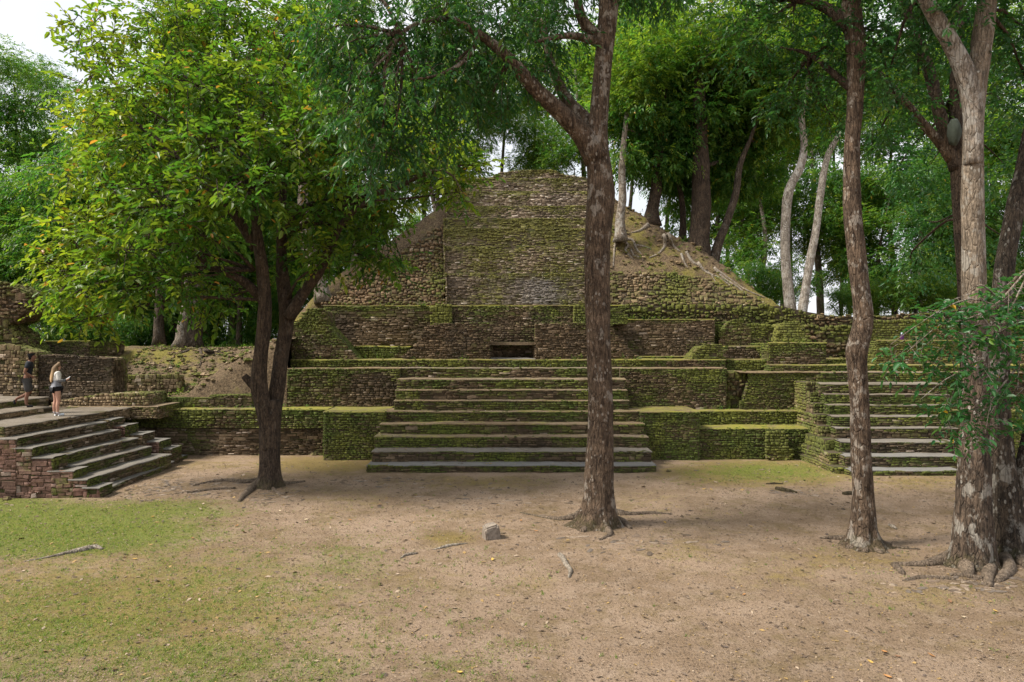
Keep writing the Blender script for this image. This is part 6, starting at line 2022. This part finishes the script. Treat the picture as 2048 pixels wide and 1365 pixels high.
v, f = lathe([(0.0, 0.0), (0.065, 0.0), (0.072, 0.015), (0.072, 0.20), (0.066, 0.225), (0.045, 0.245), (0.0, 0.246)], 20, (bx, YBt, 4.345))
mesh_obj('bottle_body', v, f, flat_mat('purple enamel', (0.075, 0.02, 0.10), 0.35, 0.1), bo, None, True)
v, f = lathe([(0.047, 0.240), (0.048, 0.29), (0.040, 0.30), (0.0, 0.30)], 20, (bx, YBt, 4.345))
mesh_obj('lid', v, f, flat_mat('pale lid', (0.45, 0.52, 0.62), 0.4, 0.1), bo, None, True)


# ------------------------------------------------------------------ visitors
def skin_mesh(nodes, edges, sub=2):
    me = bpy.data.meshes.new('tmp')
    me.from_pydata([n_[0] for n_ in nodes], edges, [])
    ob = bpy.data.objects.new('tmp', me)
    col.objects.link(ob)
    md = ob.modifiers.new('skin', 'SKIN')
    md.use_smooth_shade = True
    for i, n_ in enumerate(nodes):
        r = n_[1]
        me.skin_vertices[0].data[i].radius = r if isinstance(r, tuple) else (r, r)
    me.skin_vertices[0].data[0].use_root = True
    sb = ob.modifiers.new('sub', 'SUBSURF')
    sb.levels = sub
    sb.render_levels = sub
    dg = bpy.context.evaluated_depsgraph_get()
    ev = ob.evaluated_get(dg)
    m2 = ev.to_mesh()
    v = np.array([tuple(q.co) for q in m2.vertices])
    f = [tuple(p_.vertices) for p_ in m2.polygons]
    ev.to_mesh_clear()
    bpy.data.objects.remove(ob)
    bpy.data.meshes.remove(me)
    return v, f


def chain(names, edges):
    return [(names[a_], names[b_]) for a_, b_ in edges]


def person(root, J, R, E, mat, name, colr, parent, fingers=None, sub=2, extra=None):
    ks = list(J)
    ix = {k: i for i, k in enumerate(ks)}
    v, f = skin_mesh([(J[k], R[k]) for k in ks], [(ix[a_], ix[b_]) for a_, b_ in E], sub)
    mb_ = MB().add(v, f, None)
    if fingers:
        for pts in fingers:
            tube(mb_, pts, [0.0095, 0.009, 0.007], 6, 0.012)
    vv_ = np.vstack(mb_.v)
    cols = colr(vv_) if callable(colr) else np.tile((*colr, 1), (len(vv_), 1))
    me = bpy.data.meshes.new(name)
    me.from_pydata(vv_.tolist(), [], mb_.f)
    ca_ = me.color_attributes.new('Col', 'FLOAT_COLOR', 'POINT')
    ca_.data.foreach_set('color', np.asarray(cols, dtype=np.float32).ravel())
    me.polygons.foreach_set('use_smooth', np.ones(len(me.polygons), dtype=bool))
    me.materials.append(mat)
    o_ = bpy.data.objects.new(name, me)
    col.objects.link(o_)
    o_.parent = parent
    return o_


def hand_fingers(palm, fwd, side, curl, thumb_side):
    """four fingers and a thumb leaving the palm"""
    palm, fwd, side, curl = (np.array(k, float) for k in (palm, fwd, side, curl))
    out_ = []
    for k, (off, L) in enumerate(((-0.027, 0.062), (-0.009, 0.072), (0.009, 0.068), (0.026, 0.052))):
        b = palm + side * off + fwd * 0.02
        out_.append([b, b + fwd * L * 0.55 + curl * L * 0.15, b + fwd * L * 0.8 + curl * L * 0.6])
    b = palm + side * thumb_side * 0.03 - fwd * 0.02
    out_.append([b, b + side * thumb_side * 0.025 + fwd * 0.022, b + side * thumb_side * 0.03 + fwd * 0.05 + curl * 0.01])
    return out_


BODY_E = [('pelvis', 'waist'), ('waist', 'chest'), ('chest', 'upper'), ('upper', 'neck'), ('neck', 'jaw'), ('jaw', 'head'), ('head', 'top'), ('head', 'nose'),
          ('upper', 'shL'), ('shL', 'elL'), ('elL', 'wrL'), ('wrL', 'haL'), ('upper', 'shR'), ('shR', 'elR'), ('elR', 'wrR'), ('wrR', 'haR'),
          ('pelvis', 'hiL'), ('hiL', 'knL'), ('knL', 'caL'), ('caL', 'anL'), ('anL', 'toL'), ('pelvis', 'hiR'), ('hiR', 'knR'), ('knR', 'caR'), ('caR', 'anR'), ('anR', 'toR')]

# woman with a phone
Yw = 21.7
xw = PX(113, Yw)
wo = empty('person', (xw, Yw, 1.925))
wo.rotation_euler = (0, 0, math.radians(-38))
tag(wo, 'person with long fair hair, white and grey sweatshirt and black shorts, looking at a phone', 'person')
JW = dict(pelvis=(0, 0, .90), waist=(0, 0, 1.05), chest=(0, .01, 1.22), upper=(0, 0, 1.35), neck=(0, .01, 1.43), jaw=(0, .045, 1.485), head=(0, .04, 1.545), top=(0, .015, 1.615), nose=(0, .135, 1.525),
          shL=(-.155, 0, 1.355), elL=(-.215, -.02, 1.12), wrL=(-.10, .20, 1.10), haL=(-.055, .262, 1.125), shR=(.155, 0, 1.355), elR=(.225, .0, 1.12), wrR=(.12, .235, 1.12), haR=(.07, .29, 1.145),
          hiL=(-.085, 0, .86), knL=(-.105, .015, .475), caL=(-.115, -.02, .33), anL=(-.12, -.02, .085), toL=(-.135, .11, .035), hiR=(.085, 0, .86), knR=(.12, .02, .475), caR=(.135, -.015, .33), anR=(.145, -.01, .085), toR=(.17, .115, .035))
RW = dict(pelvis=(.145, .105), waist=(.115, .085), chest=(.135, .10), upper=(.10, .07), neck=.047, jaw=.062, head=(.077, .088), top=.055, nose=.014, shL=.058, elL=.042, wrL=.028, haL=.030, shR=.058, elR=.042, wrR=.028, haR=.030,
          hiL=.098, knL=.058, caL=.056, anL=.036, toL=.036, hiR=.098, knR=.058, caR=.056, anR=.036, toR=.036)
SK_W = (0.50, 0.28, 0.20)
fing = hand_fingers(JW['haL'], (.35, .75, .35), (.8, -.35, 0), (.6, 0, .2), 1) + hand_fingers(JW['haR'], (-.35, .75, .35), (.8, .35, 0), (-.6, 0, .2), -1)
person(wo, JW, RW, BODY_E, M['paint'], 'body', SK_W, wo, fing)


def sweat(vv_):
    c = np.zeros((len(vv_), 4))
    c[:] = (0.62, 0.60, 0.57, 1)
    low = vv_[:, 2] < 1.145
    c[low] = (0.20, 0.205, 0.23, 1)
    fore = (vv_[:, 1] > 0.10)
    c[fore] = (0.17, 0.175, 0.20, 1)
    cuff = (vv_[:, 1] > 0.185)
    c[cuff] = (0.045, 0.047, 0.055, 1)
    return c


JS = {k: JW[k] for k in ('waist', 'chest', 'upper', 'shL', 'elL', 'shR', 'elR')}
JS.update(hem=(0, 0, .915), collar=(0, .005, 1.405), cuL=(-.112, .19, 1.102), cuR=(.128, .225, 1.118))
RS = dict(waist=(.165, .125), chest=(.165, .125), upper=(.125, .09), shL=.082, elL=.068, shR=.082, elR=.068, hem=(.165, .125), collar=.066, cuL=.046, cuR=.046)
person(wo, {k: JS[k] for k in ('waist', 'hem', 'chest', 'upper', 'collar', 'shL', 'elL', 'cuL', 'shR', 'elR', 'cuR')}, RS,
       [('hem', 'waist'), ('waist', 'chest'), ('chest', 'upper'), ('upper', 'collar'), ('upper', 'shL'), ('shL', 'elL'), ('elL', 'cuL'), ('upper', 'shR'), ('shR', 'elR'), ('elR', 'cuR')], M['paint'], 'sweatshirt', sweat, wo)
JH = dict(p=(0, 0, .90), l0=(-.088, 0, .85), l1=(-.096, .005, .735), r0=(.088, 0, .85), r1=(.098, .006, .735))
person(wo, JH, dict(p=(.150, .118), l0=.108, l1=.098, r0=.108, r1=.098), [('p', 'l0'), ('l0', 'l1'), ('p', 'r0'), ('r0', 'r1')], M['paint'], 'shorts', (0.012, 0.012, 0.014), wo)


def hair_col(vv_):
    t = np.clip((1.50 - vv_[:, 2]) / 0.35, 0, 1)[:, None]
    c = np.array((0.16, 0.105, 0.06)) * (1 - t) + np.array((0.52, 0.34, 0.18)) * t
    return np.concatenate([c, np.ones((len(vv_), 1))], axis=1)


person(wo, dict(top=(0, .005, 1.625), a=(0, -.03, 1.56), b=(0, -.075, 1.44), c=(-.02, -.115, 1.30), d=(-.03, -.135, 1.16), e=(-.03, -.135, 1.06), s1=(-.085, -.02, 1.46), s2=(-.13, -.08, 1.27), s3=(.08, -.01, 1.46), s4=(.105, -.06, 1.28), f=(0, .06, 1.635)),
       dict(top=(.085, .07), a=(.092, .085), b=(.10, .06), c=(.105, .045), d=(.085, .035), e=(.045, .02), s1=.045, s2=.03, s3=.045, s4=.025, f=(.06, .04)),
       [('a', 'top'), ('a', 'b'), ('b', 'c'), ('c', 'd'), ('d', 'e'), ('a', 's1'), ('s1', 's2'), ('a', 's3'), ('s3', 's4'), ('top', 'f')], M['paint'], 'hair', hair_col, wo)
for sx, an, to in ((-1, JW['anL'], JW['toL']), (1, JW['anR'], JW['toR'])):
    person(wo, dict(a=(an[0], an[1] - .03, .05), b=(an[0], an[1], .075), t=(to[0], to[1] + .0, .042), tt=(to[0] + .01 * sx, to[1] + .055, .034)), dict(a=.047, b=.052, t=.046, tt=.034), [('a', 'b'), ('a', 't'), ('t', 'tt')],
           M['paint'], 'shoe', lambda vv_: np.where((vv_[:, 2] < 0.03)[:, None], np.array((0.70, 0.70, 0.70, 1)), np.array((0.50, 0.55, 0.60, 1))), wo)
    person(wo, dict(a=(an[0], an[1], .09), b=(an[0], an[1], .14)), dict(a=.045, b=.043), [('a', 'b')], M['paint'], 'sock', (0.7, 0.7, 0.7), wo)
phone = bpy.data.meshes.new('phone')
bm = bmesh.new()
bmesh.ops.create_cube(bm, size=1.0, matrix=Matrix.Diagonal((0.075, 0.010, 0.15, 1)))
bmesh.ops.bevel(bm, geom=list(bm.edges), offset=0.004, segments=2, affect='EDGES')
bm.to_mesh(phone)
bm.free()
phone.materials.append(flat_mat('pale phone case', (0.55, 0.55, 0.56), 0.3, 0.05))
# held between the hands, screen towards the face
ph_o = bpy.data.objects.new('phone', phone)
col.objects.link(ph_o)
Rz = Matrix.Rotation(math.radians(-38), 4, 'Z')
pc = Rz @ Vector((0.01, .325, 1.185))
ph_o.location = (xw + pc.x, Yw + pc.y, 1.925 + pc.z)
ph_o.rotation_euler = (math.radians(-55), 0, math.radians(-38))
tag(ph_o, 'pale smartphone held up in front of the fair haired visitor', 'phone')

# man climbing the steps
Ym = 22.55
xm = PX(54, Ym)
mo_ = empty('person', (xm, Ym, 2.105))
mo_.rotation_euler = (0, 0, math.radians(-62))
tag(mo_, 'person in dark tee, grey shorts and dark cap stepping up with one foot lifted', 'person')
JM = dict(pelvis=(0, 0, .95), waist=(0, .02, 1.10), chest=(0, .06, 1.30), upper=(0, .075, 1.45), neck=(0, .11, 1.54), jaw=(0, .17, 1.60), head=(0, .17, 1.665), top=(0, .15, 1.745), nose=(0, .275, 1.635),
          shL=(-.195, .075, 1.45), elL=(-.275, -.07, 1.19), wrL=(-.25, .09, 1.00), haL=(-.24, .15, .95), shR=(.195, .075, 1.45), elR=(.26, -.03, 1.17), wrR=(.23, .17, 1.03), haR=(.22, .235, 1.00),
          hiL=(-.10, 0, .90), knL=(-.11, .09, .50), caL=(-.11, -.08, .39), anL=(-.11, -.30, .29), toL=(-.11, -.33, .155), hiR=(.10, 0, .90), knR=(.105, .05, .50), caR=(.11, .0, .34), anR=(.11, .0, .085), toR=(.115, .14, .035))
RM = dict(pelvis=(.15, .11), waist=(.135, .095), chest=(.165, .115), upper=(.12, .085), neck=.058, jaw=.07, head=(.082, .096), top=.06, nose=.016, shL=.07, elL=.05, wrL=.034, haL=.038, shR=.07, elR=.05, wrR=.034, haR=.038,
          hiL=.10, knL=.062, caL=.062, anL=.042, toL=.04, hiR=.10, knR=.062, caR=.062, anR=.042, toR=.04)
SK_M = (0.19, 0.095, 0.062)
fing = hand_fingers(JM['haL'], (.1, .6, -.7), (.9, 0, .1), (.3, 0, -.4), 1) + hand_fingers(JM['haR'], (-.1, .85, -.3), (.9, 0, .1), (-.3, 0, -.5), -1)
person(mo_, JM, RM, BODY_E, M['paint'], 'body', SK_M, mo_, fing)
JT = dict(waist=(0, .02, 1.10), hem=(0, .0, .86), chest=(0, .06, 1.30), upper=(0, .075, 1.45), collar=(0, .10, 1.52), shL=(-.195, .075, 1.45), eL=(-.245, -.015, 1.285), shR=(.195, .075, 1.45), eR=(.24, .01, 1.28))
person(mo_, JT, dict(waist=(.155, .118), hem=(.165, .13), chest=(.185, .135), upper=(.14, .10), collar=.07, shL=.088, eL=.075, shR=.088, eR=.075),
       [('hem', 'waist'), ('waist', 'chest'), ('chest', 'upper'), ('upper', 'collar'), ('upper', 'shL'), ('shL', 'eL'), ('upper', 'shR'), ('shR', 'eR')], M['paint'], 'tee_shirt', (0.016, 0.019, 0.026), mo_)
person(mo_, dict(p=(0, 0, 1.0), l0=(-.10, 0, .89), l1=(-.112, .085, .50), r0=(.10, 0, .89), r1=(.106, .05, .48)), dict(p=(.165, .125), l0=.118, l1=.098, r0=.118, r1=.098), [('p', 'l0'), ('l0', 'l1'), ('p', 'r0'), ('r0', 'r1')],
       M['paint'], 'shorts', (0.062, 0.060, 0.058), mo_)
person(mo_, dict(a=(0, .145, 1.69), b=(0, .14, 1.76), c=(0, .06, 1.665)), dict(a=(.094, .108), b=(.075, .085), c=.03), [('a', 'b'), ('a', 'c')], M['paint'], 'cap', (0.014, 0.014, 0.018), mo_)
person(mo_, dict(a=(.11, -.03, .05), b=(.11, 0, .085), t=(.115, .13, .045), tt=(.118, .19, .036)), dict(a=.05, b=.054, t=.05, tt=.036), [('a', 'b'), ('a', 't'), ('t', 'tt')], M['paint'], 'shoe', (0.02, 0.02, 0.022), mo_)
person(mo_, dict(a=(-.11, -.335, .30), b=(-.11, -.30, .28), t=(-.11, -.345, .165), tt=(-.11, -.335, .10)), dict(a=.045, b=.05, t=.046, tt=.034), [('a', 'b'), ('a', 't'), ('t', 'tt')], M['paint'], 'shoe', (0.02, 0.02, 0.022), mo_)
